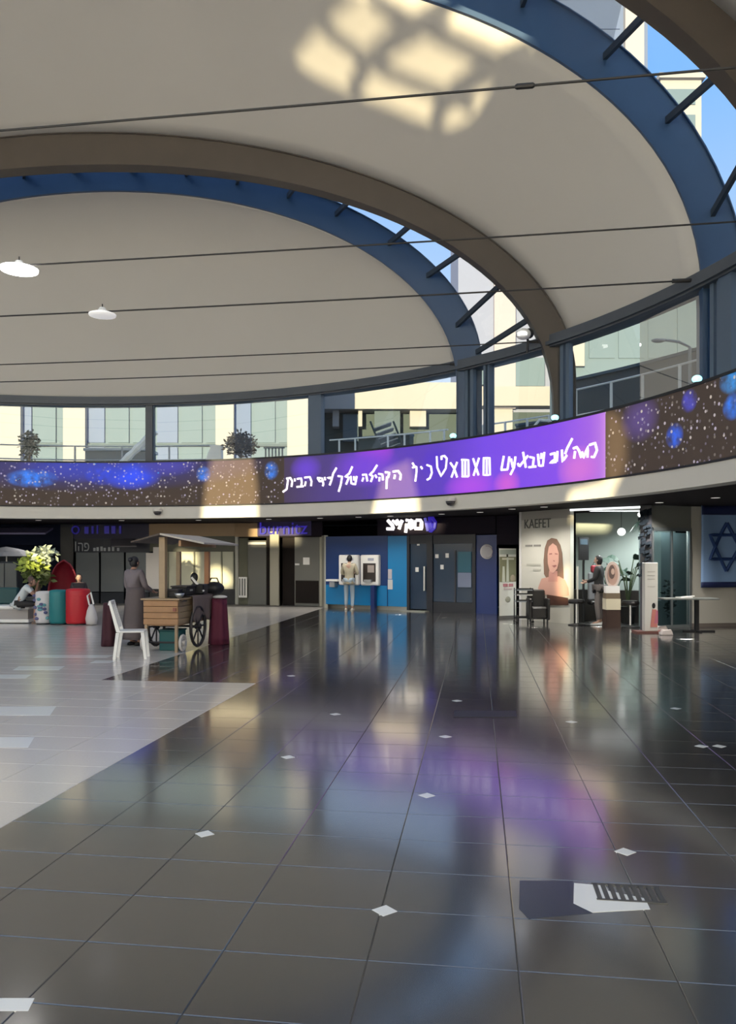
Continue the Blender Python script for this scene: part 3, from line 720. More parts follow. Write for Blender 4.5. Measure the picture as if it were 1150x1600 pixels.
# white angular planter, slatted vent, fire stair, hooped chair
p = tpt(333, 16.6); r = thing('angular_planter', 'white slanted planter box beside the brown bush', 'planter', p)
MB().hexa([(-.36, -.2, 0), (.30, -.2, 0), (.30, .2, 0), (-.36, .2, 0)], [(-.05, -.2, .85), (.30, -.2, .85), (.30, .2, .85), (-.05, .2, .85)]).build('box', M_white, r); MB().box(-.07, .32, -.22, .22, .85, .9).build('rim', M_white, r)
p = tpt(428, 17.0); r = thing('slatted_screen', 'small slatted screen on the terrace left of the wide slate post', 'screen', p)
for k in range(6): MB().box(-.30+k*.11, -.25+k*.11, 0, .05, .0, .85).build('slat', M_bgrey, r)
for z in (.06, .80): MB().box(-.34, .36, -.02, .0, z, z+.05).build('rail', M_bgrey, r)
p = tpt(602, 18.2); r = thing('fire_stair', 'dark metal stair with striped treads on the middle terrace', 'stair', p)
for k in range(9): MB().obox((.18-.07*k+.3, .1, .12+.17*k), (.28, 0, .10), (0, .35, 0), (0, 0, .015)).build('tread', M_rail, r)
for sg in (-.27, .47): MB().tube([(.42+sg, -.28, 0), (-.22+sg, -.28, 1.6)], .035, 6).build('stringer', M_bdark, r)
p = tpt(850, 16.4); r = thing('hooped_chair', 'pale hooped terrace chair by the foot of the brown arch', 'chair', p)
MB().tube([(-.35, 0, 0), (-.33, 0, .45), (-.12, 0, .72), (.15, 0, .7), (.33, 0, .42), (.36, 0, 0)], .04, 6).build('hoop', M_pwhite, r)
MB().box(-.28, .28, -.2, .2, .36, .41).build('seat', M_pwhite, r)
for x_ in (-.25, .25): MB().tube([(x_, .18, 0), (x_, .18, .4)], .025, 6).build('leg', M_pwhite, r)
p = tpt(1078, 17.6); r = thing('street_lamp', 'dark bracket lamp outside the right clerestory', 'lamp', p)
MB().tube([(0, 0, 0), (0, 0, 2.0), (-.25, 0, 2.12), (-.62, 0, 2.17)], [.045, .04, .035, .03], 8).build('pole', M_rail, r)
MB().ball((-.72, 0, 2.15), .16, .08, .05).smooth().build('lamp_head', M_rail, r)

# ------------------------------------------------------------------ SHOPS UNDER THE GALLERY
DK = [(-200, 28.4), (116, 28.5), (368, 27.6), (505, 26.4), (508, 25.8), (776, 22.8), (812, 20.9), (892, 19.4), (1001, 18.3), (1019, 18.2), (1080, 18.6), (1330, 19.3)]
def Dx(x):
    """depth of the shop line under picture column x; straight walls between the DK corners"""
    for (a, da), (b_, db) in zip(DK, DK[1:]):
        if a <= x <= b_:
            t, xa, xb = (x-575)/F, (a-575)/F*da, (b_-575)/F*db
            # point on segment A + k(B-A) with X = t*Y
            k = (t*da-xa)/((xb-xa)-t*(db-da)); return da+k*(db-da)
    return DK[-1][1]
def zy(y, d): return 1.6+(HOR-y)/F*d
def wallp(name, m, root, x0, x1, z0, z1, off=0.0, th=.08, d0=None, d1=None, bevel=0.0):
    """upright panel between two picture columns of the shop line; off>0 comes towards the hall"""
    d0 = (Dx(x0) if d0 is None else d0); d1 = (Dx(x1) if d1 is None else d1)
    a = Vector(((x0-575)/F*d0, d0, 0)); b_ = Vector(((x1-575)/F*d1, d1, 0)); t = (b_-a).normalized(); nn = Vector((t.y, -t.x, 0))
    a2, b2_ = a+nn*off, b_+nn*off; back_ = -nn*th; z = lambda p, h: Vector((p.x, p.y, h))
    mb = MB().hexa([z(a2, z0), z(b2_, z0), z(b2_+back_, z0), z(a2+back_, z0)], [z(a2, z1), z(b2_, z1), z(b2_+back_, z1), z(a2+back_, z1)])
    return mb.build(name, m, root, world=True, bevel=bevel)
def wp(x, off=0.0, d=None):
    d = Dx(x) if d is None else d; a = Vector(((x-575)/F*d, d, 0)); d2 = Dx(x+1)+(d-Dx(x)); t = (Vector(((x-574)/F*d2, d2, 0))-a).normalized(); return a+Vector((t.y, -t.x, 0))*off
def shop(name, label, cat, x): p = wp(x); return thing(name, label, cat, (p.x, p.y, 0))
FILL_W = 75
ZS = 2.80                                                    # underside of the soffit
M_navy = mat('navy_shop', (.007, .010, .026), .8, spec=.15); M_fas = mat('sign_band', (.018, .014, .021), .8, spec=.15)
M_sh = mat('shutter_grey', (.11, .125, .14), .5); M_shd = mat('shutter_dark', (.03, .034, .042), .7, spec=.2)
M_olive = mat('shop_wall_olive', (.50, .50, .40), .7); M_frame = mat('alu_frame', (.36, .36, .32), .4, metal=.3)
struct(ring_strip(rect(20.8, 21.1, 0, ZS), 'wall_far', mat('service_wall', (.014, .015, .022), .9, spec=.1), p0=radians(-30), p1=radians(140)))
M_sgl = glass('shop_glass', (.75, .82, .85), .14)
M_blueglow = mat('sign_blue', (.02, .02, .2), .4, emit=(.04, .02, .42), es=.55)
M_blueglow2 = mat('sign_blue_dim', (.02, .02, .12), .4, emit=(.012, .008, .12), es=.7)
M_signw = mat('sign_white', (.8, .8, .8), .4, emit=(1, .95, .97), es=.95)
M_signg = mat('sign_grey', (.35, .38, .42), .5)

dlm = MB()                                     # unseen lamps added under the soffit to brighten the shop line
for i, x in enumerate((60, 190, 310, 420, 500, 560, 610, 690, 750, 800, 850, 1030, 1118)):
    d = ring_depth(x, 15.9 if x < 800 else 15.4 if x < 1000 else 16.5); p = Vector(((x-575)/F*d, d, H_FAS+.02))
    dlm.lathe([(.002, -.004), (.09, -.004), (.09, .004), (.002, .004)], p, 12)
    sp = bpy.data.lights.new('shop_fill', 'SPOT'); sp.energy = FILL_W*(3.0 if x > 1000 else 1.8 if x > 780 else 1); sp.spot_size = radians(130); sp.spot_blend = .8; sp.color = (1, .95, .86); sp.shadow_soft_size = .09
    so = bpy.data.objects.new('shop_fill', sp); COL.objects.link(so); so.location = p-Vector((0, 0, .04))
struct(dlm.build('fill_discs', mat('fill_disc_glow', (.9, .9, .9), .4, emit=(1, .95, .86), es=.4)))
# far left: dark boutique with lilac awning
r = shop('shopfront', 'dark navy shop with a lilac awning at the far left', 'shop', 20)
wallp('fascia', M_navy, r, -120, 98, zy(852, 28.8), ZS, .0, .2)
wallp('wall_panel', M_navy, r, -120, 98, 0, zy(852, 28.8), -.6, .1)
M_lil = mat('awning_lilac', (.20, .19, .34), .6)
a, b_ = wp(-120, .05), wp(84, .05); nn = Vector((0, -1, 0))
MB().hexa([(a.x, a.y, 2.62), (b_.x, b_.y, 2.62), (b_.x, b_.y-.7, 2.42), (a.x, a.y-.7, 2.42)], [(a.x, a.y, 2.68), (b_.x, b_.y, 2.68), (b_.x, b_.y-.7, 2.48), (a.x, a.y-.7, 2.48)]).build('awning', M_lil, r, world=True)
for x0, x1 in ((-60, 2), (4, 26)): wallp('display_panel', M_shd, r, x0, x1, .3, zy(868, 28.8), -.3, .06)
wallp('pillar', M_black, r, 96, 116, 0, ZS, .1, .4)
# grey shuttered shop
r = shop('shopfront', 'grey shuttered shop with a dim blue sign behind the standing woman', 'shop', 170)
wallp('sign_panel', mat('sign_violet_dark', (.018, .016, .045), .5), r, 114, 234, zy(842, 28.3), ZS, .06, .1)
for x in (118, 157, 196):
    wallp('shutter', M_sh, r, x, x+36, zy(925, 28.3), zy(863, 28.3), -.02, .05, bevel=.01); wallp('lower_panel', M_shd, r, x, x+36, 0, zy(926, 28.3), -.02, .05)
wallp('transom', mat('transom_dark', (.02, .022, .035), .5), r, 114, 234, zy(863, 28.3), zy(842, 28.3), 0, .06)
p0, p1 = wp(124, .06), wp(141, .06); text_on('הפ', p0, p1, zy(861, 28.3), zy(848, 28.3), 'lettering', M_signg, r)
wallp('letter_bar', M_signg, r, 119, 120.5, zy(861, 28.3), zy(846, 28.3), .08, .02)
for k, x in enumerate((147, 152, 158, 163, 170, 176, 184)): wallp('small_lettering', M_signg, r, x, x+3.6, zy(861, 28.3), zy(856-(k % 3), 28.3), .06, .02)
pc = wp(120.5, .12); MB().tube([Vector((pc.x+.12*cos(a), pc.y, zy(828, 28.3)+.13*sin(a))) for a in [2*pi*i/16 for i in range(17)]], .03, 6).build('lettering', M_blueglow2, r, world=True)
for x, w, y0 in ((134, 6, 823), (145, 3, 822), (153, 2, 821), (165, 7, 822), (176, 6, 822), (188, 3, 822)): wallp('lettering', M_blueglow2, r, x, x+w, zy(834, 28.3), zy(y0, 28.3), .10, .03)
# awning of that shop (grey, slanting)
a, b_ = wp(176, .1), wp(214, .1); MB().hexa([(a.x, a.y, 2.24), (b_.x, b_.y, 2.24), (b_.x+.2, b_.y-.6, 1.98), (a.x+.2, a.y-.6, 1.98)], [(a.x, a.y, 2.28), (b_.x, b_.y, 2.28), (b_.x+.2, b_.y-.6, 2.02), (a.x+.2, a.y-.6, 2.02)]).build('awning', mat('awning_grey', (.12, .115, .13), .7), r, world=True)
# lit window shop
r = shop('shopfront', 'shop window with sunlit pale wall behind the wooden cart', 'shop', 300)
wallp('sign_panel', mat('sign_brown', (.30, .20, .11), .5), r, 234, 368, zy(838, 27.9), ZS, .06, .1)
wallp('transom', mat('transom_olive', (.06, .06, .04), .5), r, 234, 368, zy(862, 27.9), zy(838, 27.9), .0, .08)
wallp('wall_panel', M_olive, r, 246, 366, zy(922, 27.9), zy(862, 27.9), -.05, .05)
wallp('base', M_black, r, 234, 368, 0, zy(920, 27.9), .0, .08)
for x in (262, 303, 322, 346, 365): wallp('mullion', mat('mullion_olive', (.20, .20, .15), .5), r, x-.9, x+.9, zy(920, 27.9), zy(862, 27.9), .02, .06)
wallp('roll_poster', mat('poster_pale', (.62, .59, .58), .6), r, 229, 249, zy(920, 28.1), zy(864, 28.1), .05, .03)
wallp('roll_poster', mat('poster_pale', (.62, .59, .58), .6), r, 241, 250, zy(920, 28.1), zy(855, 28.1), .09, .03)
# doors shop
r = shop('shopfront', 'dark doorway shop with a dim blue sign left of the blue cash machine wall', 'shop', 440)
wallp('sign_panel', mat('sign_brown', (.30, .20, .11), .5), r, 368, 404, zy(838, 26.9), ZS, .06, .1); wallp('sign_panel', M_fas, r, 404, 505, zy(838, 26.9), ZS, .06, .1)
p0, p1 = wp(409, .12), wp(483, .12); text_on('burnitz', p0, p1, zy(835, 26.9), zy(816, 26.9), 'lettering', M_blueglow, r)
wallp('glow_panel', mat('sign_violet', (.03, .022, .10), .5), r, 404, 488, zy(837, 26.9), zy(814, 26.9), .08, .02)
M_dk = mat('door_dark', (.014, .011, .010), .8, spec=.15); M_dg = mat('door_grey', (.12, .12, .11), .45); M_dl = mat('door_stone', (.33, .31, .25), .5)
for x0, x1, m, z1, nm, off in ((368, 373, M_frame, ZS, 'frame_post', .04), (373, 387, mat('olive_dark', (.10, .10, .07), .6), 2.3, 'side_panel', 0), (387, 416, M_dg, 2.2, 'door', .0), (416, 424, M_dk, ZS, 'side_panel', .0), (424, 438, M_dl, ZS-.3, 'pillar', .12),
                          (438, 460, M_dk, ZS, 'doorway', -.15), (460, 500, M_dg, 2.3, 'door', .0), (500, 505, M_dl, 2.3, 'frame_post', .04)):
    wallp(nm, m, r, x0, x1, 0, z1, off, .08, bevel=.012)
wallp('head_panel', M_dk, r, 368, 505, 2.3, zy(838, 26.9), -.02, .05)
wallp('door_lower_panel', M_dk, r, 462, 498, .1, .85, .015, .02); wallp('notice', M_white, r, 474, 484, 1.38, 1.62, .02, .01); wallp('door_handle', M_steel, r, 462, 469, 1.36, 1.42, .06, .03)
wallp('white_rack', M_white, r, 375, 388, .25, .95, .10, .02)
for k in range(3): wallp('rack_bar', M_dg, r, 376.5+k*4, 378+k*4, .32, .9, .13, .02)
wallp('light_strip', M_white, r, 388, 416, 2.06, 2.14, .03, .03)

# ---- ATM wall
M_atm = mat('bank_blue_gloss', (.004, .19, .46), .35, coat=.2); M_atmd = mat('bank_blue_deep', (.003, .030, .14), .35, coat=.2)
r = shop('bank_wall', 'bright blue bank wall holding two cash machines', 'wall', 572)
wallp('lower_panel', M_atm, r, 509, 606, .12, zy(914, 25.4), .0, .1); wallp('upper_panel', M_atmd, r, 509, 606, zy(914, 25.4), zy(838, 25.4), .0, .1)
wallp('side_panel', M_atm, r, 606, 637, .12, zy(838, 24.9), .02, .1); wallp('frame_post', M_frame, r, 505, 509, 0, zy(836, 25.6), .05, .12)
wallp('plinth', M_frame, r, 506, 638, 0, .12, .03, .15); wallp('seam', M_atmd, r, 605.6, 606.6, .12, zy(838, 25.1), .035, .02)
wallp('sticker', mat('sticker_grey', (.55, .55, .55), .5), r, 606, 614, zy(920, 25), zy(905, 25), .03, .01); wallp('sticker', mat('sticker_pale', (.45, .42, .46), .5), r, 607, 613, zy(904, 25), zy(889, 25), .03, .01)
wallp('shelf', M_white, r, 516, 534, zy(908, 25.6), zy(905, 25.6), .25, .25); wallp('bracket', M_steel, r, 520, 528, zy(917, 25.6), zy(909, 25.6), .2, .2)
M_scr = mat('atm_recess', (.03, .022, .02), .4); M_scr2 = mat('atm_screen', (.35, .30, .28), .3)
for x0, x1, lb in ((533, 563, 'left white cash machine in the blue wall'), (567, 595, 'right white cash machine in the blue wall')):
    q = shop('cash_machine', lb, 'cash machine', (x0+x1)/2); q.location.z = zy(914, 25.4); MW[q.name] = Matrix.Translation(q.location)
    za, zb = zy(914, 25.3), zy(867, 25.3)
    wallp('surround', M_wplastic, q, x0, x1, za, zb, .16, .18, bevel=.03); wallp('recess', M_scr, q, x0+4.5, x1-4, zy(908, 25.3), zy(880, 25.3), .17, .03)
    wallp('screen', M_scr2, q, x0+12, x1-6, zy(894, 25.3), zy(883, 25.3), .185, .02); wallp('keypad', M_steel, q, x0+8, x1-9, zy(909, 25.3), zy(905, 25.3), .26, .12)
    wallp('header_print', mat('print_grey', (.35, .36, .45), .5), q, x0+12, x1-7, zy(876, 25.3), zy(872, 25.3), .17, .012)
wallp('blue_post', mat('post_navy', (.004, .02, .13), .4), r, 584, 590, 0, zy(914, 25.2), .20, .15)
# ---- bank entrance
r = shop('bank_front', 'dark bank entrance with white Hebrew letters beside the blue wall', 'shop', 700)
wallp('sign_panel', M_fas, r, 592, 776, zy(836, 24), ZS, .10, .12); wallp('sign_panel', M_fas, r, 776, 809, zy(836, 22.5), ZS, .0, .12, d0=22.75, d1=22.3)
p0, p1 = wp(610, .20), wp(636, .20)
p0 = wp(609, .20); p1 = wp(665, .20); zf = lambda y: zy(y, 24.6)
# bold sign letters, left to right as they stand
mb = MB(); SG = []
def slet(pl, w=.055):
    pts = []
    for a, b__ in pl: x, y = 600+a/11.5, 795+b__/11.5; q = wp(x, .22); pts.append(Vector((q.x, q.y, zy(y, q.y))))
    MB().tube(pts, w, 6).build('lettering', M_signw, r, world=True)
slet([(130, 205), (215, 300), (230, 360)]); slet([(115, 360), (235, 362)]); slet([(215, 205), (300, 290)], .04)
slet([(285, 200), (355, 300), (330, 365)]); slet([(390, 205), (350, 290)])
slet([(460, 205), (530, 205), (505, 320), (500, 350)]); slet([(470, 265), (450, 430)])
slet([(545, 205), (560, 205), (565, 350), (530, 355)])
slet([(640, 205), (715, 205), (735, 240), (732, 355)]); slet([(615, 355), (745, 355)]); slet([(625, 205), (615, 350)], .045)
def blog(pl, w, m):
    pts = []
    for a, b__ in pl: x, y = 600+a/11.5, 795+b__/11.5; q = wp(x, .22); pts.append(Vector((q.x, q.y, zy(y, q.y))))
    MB().tube(pts, w, 6).build('emblem', m, r, world=True)
blog([(795, 165), (845, 400)], .045, mat('emblem_violet', (.1, .1, .35), .4, emit=(.10, .09, .36), es=.8))
blog([(860, 165), (930, 170), (975, 240), (960, 340), (900, 400), (880, 390)], .06, M_blueglow); blog([(850, 220), (905, 390)], .05, M_blueglow); blog([(880, 190), (930, 360)], .05, M_blueglow)
M_bkg = mat('bank_glass_blue', (.014, .035, .07), .15, coat=.4); M_bkf = mat('bank_frame', (.008, .010, .018), .4)
for x0, x1 in ((637, 641), (668, 677), (739, 744)): wallp('frame_post', M_bkf, r, x0, x1, 0, zy(836, 24.2), .06, .1)
wallp('head_frame', M_bkf, r, 637, 744, zy(850, 24.2), zy(836, 24.2), .03, .1)
wallp('door', M_bkg, r, 641, 668, .06, zy(848, 24.5), .0, .06, bevel=.01); wallp('window_panel', M_bkg, r, 677, 739, .3, zy(840, 23.9), .0, .06, bevel=.01); wallp('sill', M_bkf, r, 677, 739, 0, .3, .02, .08)
wallp('mullion', M_bkf, r, 711, 713, .3, zy(860, 23.8), .03, .04); wallp('threshold', M_frame, r, 634, 672, 0, .025, .35, .4)
q0 = wp(665, .08); MB().tube([(q0.x, q0.y, zy(923, q0.y)), (q0.x, q0.y, zy(885, q0.y))], .035, 8).build('door_handle', M_steel, r, world=True)
for x, y, w, h in ((652, 890, 5, 7), (683, 869, 5, 6), (699, 868, 5, 7), (691, 886, 5, 7), (654, 851, 4, 3), (672, 870, 2, 4)):
    wallp('sticker', M_white, r, x-w/2, x+w/2, zy(y+h/2, Dx(x)), zy(y-h/2, Dx(x)), .02, .01)
wallp('poster', mat('poster_teal', (.01, .09, .14), .4), r, 716, 737, zy(894, 23.6), zy(862, 23.6), .03, .01); wallp('poster', mat('poster_lilac', (.17, .20, .30), .5), r, 716, 737, zy(917, 23.6), zy(894.5, 23.6), .03, .01)
wallp('blue_panel', mat('bank_blue_side', (.003, .022, .14), .35), r, 744, 776, 0, zy(836, 23), .0, .1); wallp('end_panel', M_fas, r, 776, 809, zy(851, 22.5), zy(836, 22.5), .0, .1, d0=22.8, d1=22.3)
q0 = wp(763, .10); r2 = thing('round_sign', 'round pale hanging sign on the blue bank panel', 'sign', (q0.x, q0.y, zy(862, q0.y)))
MB().lathe([(.02, -.02), (.20, -.02), (.215, 0), (.20, .02), (.02, .02)], n=24).build('disc', mat('disc_pale', (.62, .60, .64), .5), r2).rotation_euler = (pi/2, 0, .3)
MB().tube([(.15*cos(a), -.025, .16*sin(a)) for a in [2*pi*i/20 for i in range(21)]], .012, 6).build('ring_print', mat('print_rose', (.45, .38, .42), .5), r2); MB().box(-.03, .03, .0, .12, -.03, .03).build('bracket', M_black, r2)

# ---- roll-up banner
d = 21.3; p = P(793, HOR, d); r = thing('rollup_banner', 'white and olive roll-up banner standing by the bank', 'banner', (p.x, p.y, 0), .5)
hb = zy(857, d)
MB().box(-.30, .30, -.05, .0, .0, .07).build('base', mat('banner_base', (.12, .115, .11), .4), r)
MB().box(-.28, .28, -.012, 0, .07, hb).build('sheet', mat('banner_white', (.56, .56, .52), .6), r)
M_ol = mat('banner_olive', (.17, .17, .10), .6); M_pk = mat('banner_rose', (.40, .16, .19), .6)
MB().box(-.28, .27, -.02, -.012, .97, hb-.22).build('picture', M_ol, r); MB().box(-.20, .20, -.024, -.02, hb-.30, hb-.25).build('caption', mat('banner_cream', (.5, .48, .38), .6), r)
MB().box(-.28, .27, -.022, -.012, hb-.16, hb-.03).build('header', mat('banner_grey_green', (.30, .33, .29), .6), r)
for x0, x1, z0, z1, m in ((-.06, .03, .97, 1.62, 'bw'), (-.20, -.10, .97, 1.38, 'bw')): MB().hexa([(x0, -.026, z0), (x1, -.026, z0), (x1, -.018, z0), (x0, -.018, z0)], [(x0+.02, -.026, z1), (x1-.02, -.026, z1), (x1-.02, -.018, z1), (x0+.02, -.018, z1)]).build('figure_print', mat('banner_figure', (.48, .50, .43), .6), r)
MB().ball((.16, -.018, 1.06), .09, .012, .10, 12, 6).build('figure_print', mat('banner_tan', (.30, .25, .18), .6), r); MB().box(-.05, .0, -.03, -.018, 1.62, 1.70).build('figure_print', mat('banner_hair', (.05, .05, .03), .6), r)
MB().ball((0, -.018, .50), .09, .012, .08, 12, 6).build('emblem', mat('emblem_olive', (.27, .27, .22), .6), r)
for k, w in enumerate((.09, .06, .08, .05)): MB().box(-.16+k*.095, -.16+k*.095+w, -.022, -.012, .84, .92).build('lettering', M_pk, r)
MB().box(-.14, .14, -.022, -.012, .76, .80).build('caption', mat('banner_pink', (.46, .36, .36), .6), r)

# ---- cosmetics shop: poster wall
def persp_wall(x): return Dx(x)
r = shop('poster_wall', 'tall cream advertising wall showing a long-haired woman', 'sign', 850)
M_post2 = mat('poster_cream', (.50, .485, .43), .55)
wallp('panel', M_post2, r, 812, 891, 0, ZS, .0, .12); wallp('edge_trim', mat('edge_pale', (.62, .61, .60), .5), r, 812, 815, 0, ZS, .02, .14); wallp('header', mat('poster_taupe', (.36, .34, .31), .5), r, 815, 891, ZS-.22, ZS, .006, .02)
p0, p1 = wp(820, .0), wp(861, .0); text_on('KAEFET', p0, p1, zy(825, 20.4), zy(811, 20.4), 'lettering', mat('ink_grey', (.10, .10, .09), .6), r, .006)
for x0, x1, y in ((821, 832, 852), (834, 845, 852), (823, 845, 882), (833, 845, 890)): wallp('small_lettering', mat('ink_soft', (.22, .21, .19), .6) if y < 860 else mat('ink_pale', (.36, .35, .30), .6), r, x0, x1, zy(y+2, 20.4), zy(y-1, 20.4), .008, .006)
def flat(name, m, pts, lift):
    pp = []
    for x, y in pts: q = wp(x, lift); pp.append(Vector((q.x, q.y, zy(y, q.y))))
    off = (pp[0]-wp(pts[0][0], lift+.004)); off.z = 0
    return MB().prism(pp, off).build(name, m, r, world=True)
PZ = lambda L: [(810+a/8.42, 790+b__/8.42) for a, b__ in L]
flat('hair_print', mat('print_hair', (.17, .10, .07), .6), PZ([(340, 900), (335, 720), (350, 560), (385, 460), (440, 425), (510, 440), (555, 520), (580, 640), (590, 800), (600, 960), (520, 1000), (400, 1000)]), .012)
flat('shoulder_print', mat('print_skin', (.50, .28, .22), .6), PZ([(265, 1080), (310, 960), (400, 940), (540, 930), (620, 980), (660, 1080), (670, 1180), (540, 1205), (380, 1180), (270, 1130)]), .016)
flat('neck_print', mat('print_skin_shade', (.44, .22, .18), .6), PZ([(410, 860), (520, 860), (520, 1000), (400, 1000)]), .020)
flat('face_print', mat('print_skin', (.50, .28, .22), .6), PZ([(392, 640), (410, 540), (460, 495), (510, 530), (540, 620), (540, 740), (520, 830), (470, 890), (420, 860), (395, 760)]), .024)
for L in ([(415, 630), (450, 625), (450, 640), (415, 645)], [(490, 625), (525, 632), (525, 645), (490, 640)], [(450, 790), (500, 780), (515, 795), (480, 815)], [(462, 720), (490, 725), (478, 735)]): flat('feature_print', mat('print_feature', (.25, .10, .09), .6), PZ(L), .028)
flat('garment_print', mat('print_dark', (.07, .028, .018), .6), PZ([(380, 1170), (540, 1195), (660, 1215), (665, 1310), (380, 1310)]), .020)
# dark seat and tray trolley in front of it
d = 19.55; p = P(840, HOR, d); r = thing('dark_armchair', 'black tub chair in front of the cream poster wall', 'chair', (p.x, p.y, 0))
M_bl = mat('black_leather', (.012, .010, .010), .4)
MB().box(-.20, .20, -.22, .22, .12, .42).build('seat', M_bl, r, bevel=.04); MB().hexa([(-.25, .14, .1), (.25, .14, .1), (.25, .26, .1), (-.25, .26, .1)], [(-.20, .18, .82), (.22, .18, .82), (.22, .30, .82), (-.20, .30, .82)]).build('backrest', M_bl, r, bevel=.03)
for sx_ in (-.25, .19): MB().box(sx_, sx_+.07, -.22, .2, .1, .62).build('armrest', M_bl, r, bevel=.02)
for x_, y_ in ((-.2, -.18), (.2, -.18), (-.2, .2), (.2, .2)): MB().tube([(x_, y_, 0), (x_, y_, .12)], .02, 6).build('leg', M_black, r)
d = 19.8; p = P(818, HOR, d); r = thing('tray_trolley', 'small black and grey tray trolley between the banner and black tub chair', 'trolley', (p.x, p.y, 0))
for z_, m in ((.80, M_signg), (.68, M_wplastic), (.52, M_signg), (.12, M_black)): MB().box(-.20, .20, -.16, .16, z_, z_+.03).build('tray', m, r); MB().box(-.20, .20, -.17, -.155, z_+.03, z_+.06).build('tray_rim', M_black, r)
for x_ in (-.2, .2):
    for y_ in (-.15, .15): MB().tube([(x_, y_, .03), (x_, y_, .86)], .014, 6).build('post', M_black, r); MB().ball((x_, y_, .03), .03).build('wheel', M_black, r)

# ---- cosmetics shop interior
r = shop('salon_room', 'open salon with grey-green walls right of the poster wall', 'shop', 945)
M_tealw = mat('salon_wall', (.30, .345, .325), .7)
wallp('back_wall', M_tealw, r, 870, 1040, 0, ZS, -2.2, .1, d0=19.4, d1=18.3); wallp('header', mat('header_grey', (.16, .15, .16), .5), r, 891, 1001, zy(793, 18.8), ZS, .0, .12)
wallp('rug', mat('salon_floor_mat', (.05, .05, .05), .5), r, 891, 1001, .001, .006, .1, 1.4)
wallp('light_strip', mat('strip_glow', (.9, .9, .9), .4, emit=(.95, 1, 1), es=1.4), r, 891, 1001, zy(796, 18.8), zy(793, 18.8), .02, .05)
wallp('low_cabinet', M_bl, r, 872, 1036, 0, .78, -1.6, .4, d0=19.4, d1=18.3)
pil = struct(wallp('wall_right', mat('pillar_slate', (.055, .055, .07), .5), None, 1001, 1019, 0, ZS, .12, .5))
q0 = wp(945, -.9); 
for k_ in (-.45, -1.5):
    sp = bpy.data.lights.new('salon_fill', 'SPOT'); sp.energy = 150; sp.spot_size = radians(150); sp.spot_blend = .6; sp.color = (.93, 1, .97); sp.shadow_soft_size = .12  # extra spots added to brighten the salon, no fitting of their own
    so = bpy.data.objects.new('salon_fill', sp); COL.objects.link(so); q1 = wp(940 if k_ > -1 else 975, k_); so.location = (q1.x, q1.y, ZS-.12)
sp = bpy.data.lights.new('window_fill', 'SPOT'); sp.energy = 90; sp.spot_size = radians(150); sp.spot_blend = .6; sp.color = (.93, 1, .97); sp.shadow_soft_size = .1  # extra spot added behind the shop glass to brighten it
so = bpy.data.objects.new('window_fill', sp); COL.objects.link(so); q1 = wp(1048, -.3); so.location = (q1.x, q1.y, ZS-.12)
lt = thing('ceiling_light', 'long ceiling light fitting inside the open salon', 'lamp', (q0.x, q0.y, ZS-.05)); MB().box(-.72, .72, -.17, .17, -.0, .05).build('housing', M_white, lt); MB().box(-.70, .70, -.15, .15, -.004, 0).build('diffuser', mat('diff_glow', (.9, .9, .9), .4, emit=(.95, 1, 1), es=2.0), lt)
def bulb(x, y, off, lb, w=.10):
    q = wp(x, off); z = zy(y, q.y); k = thing('pendant_bulb', lb, 'lamp', (q.x, q.y, z))
    MB().ball((0, 0, 0), w).smooth().build('globe', mat('bulb_glow', (.9, .9, .9), .4, emit=(1, 1, .97), es=1.3), k); MB().tube([(0, 0, w), (0, 0, ZS-z)], .008, 5).build('cord', M_black, k)
bulb(929, 831, -1.6, 'round white pendant bulb over the salon plants'); bulb(996, 805, -.6, 'small pendant bulb beside the salon pillar', .06); bulb(977, 804, -.9, 'small pendant bulb hanging among the hanging plant', .06)
def big_leaf(mb, p, dirv, L, wd, droop):
    dirv = Vector(dirv).normalized(); side = (dirv.cross(Vector((0, 0, 1))).normalized()+Vector((0, 0, .8))).normalized(); prev = None
    for k in range(5):
        f = k/4; c = Vector(p)+dirv*L*f-Vector((0, 0, droop*f*f)); w = wd*sin(pi*(.08+.92*f)) if k < 4 else .004
        a, b__ = c-side*w, c+side*w
        if prev: mb.quad(prev[0], a, b__, prev[1])
        prev = (a, b__)
def potplant(lb, x, off, n, L, wd, stem, lc, hang=False, seed=3, pot=True):
    q = wp(x, off); rr = random.Random(seed); k = thing('potted_plant', lb, 'plant', (q.x, q.y, 0))
    MB().lathe([(.14, 0), (.20, .4), (.21, .42), (.17, .42), (.02, .40)], n=14).build('pot', mat('pot_black', (.02, .02, .02), .5), k)
    for i in range(n):
        a = 2*pi*i/n+rr.random()*.5; h = stem*(.75+.35*rr.random()); tip = Vector((cos(a)*.22, sin(a)*.22, h))
        st = MB(); st.tube([(0, 0, .40), (tip.x*.4, tip.y*.4, h*.7), tuple(tip)], .012, 5); st.build('stem', mat('stem_green', (.06, .09, .04), .6), k)
        lf = MB(); big_leaf(lf, tip, (cos(a), sin(a), .35+.4*rr.random()), L*(.8+.4*rr.random()), wd, L*.45); lf.build('leaf', lc, k, solid=.004)
M_lfd = mat('leaf_teal_dark', (.022, .05, .035), .5)
potplant('large-leaved potted plant in the middle of the salon', 955, -1.0, 11, .46, .12, 1.50, M_lfd, seed=4)
potplant('smaller leafy potted plant behind the salon visitor', 922, -1.3, 8, .36, .085, 1.35, M_lfd, seed=9)
q = wp(985, -.8); k = thing('hanging_plant', 'hanging plant with thin dark leaves near the salon ceiling', 'plant', (q.x, q.y, 2.42)); MB().lathe([(.05, -.1), (.12, .02), (.13, .05), (.02, .04)], n=12).build('basket', M_black, k); MB().tube([(0, 0, .04), (0, 0, ZS-2.42)], .006, 5).build('cord', M_black, k)
rr = random.Random(5)
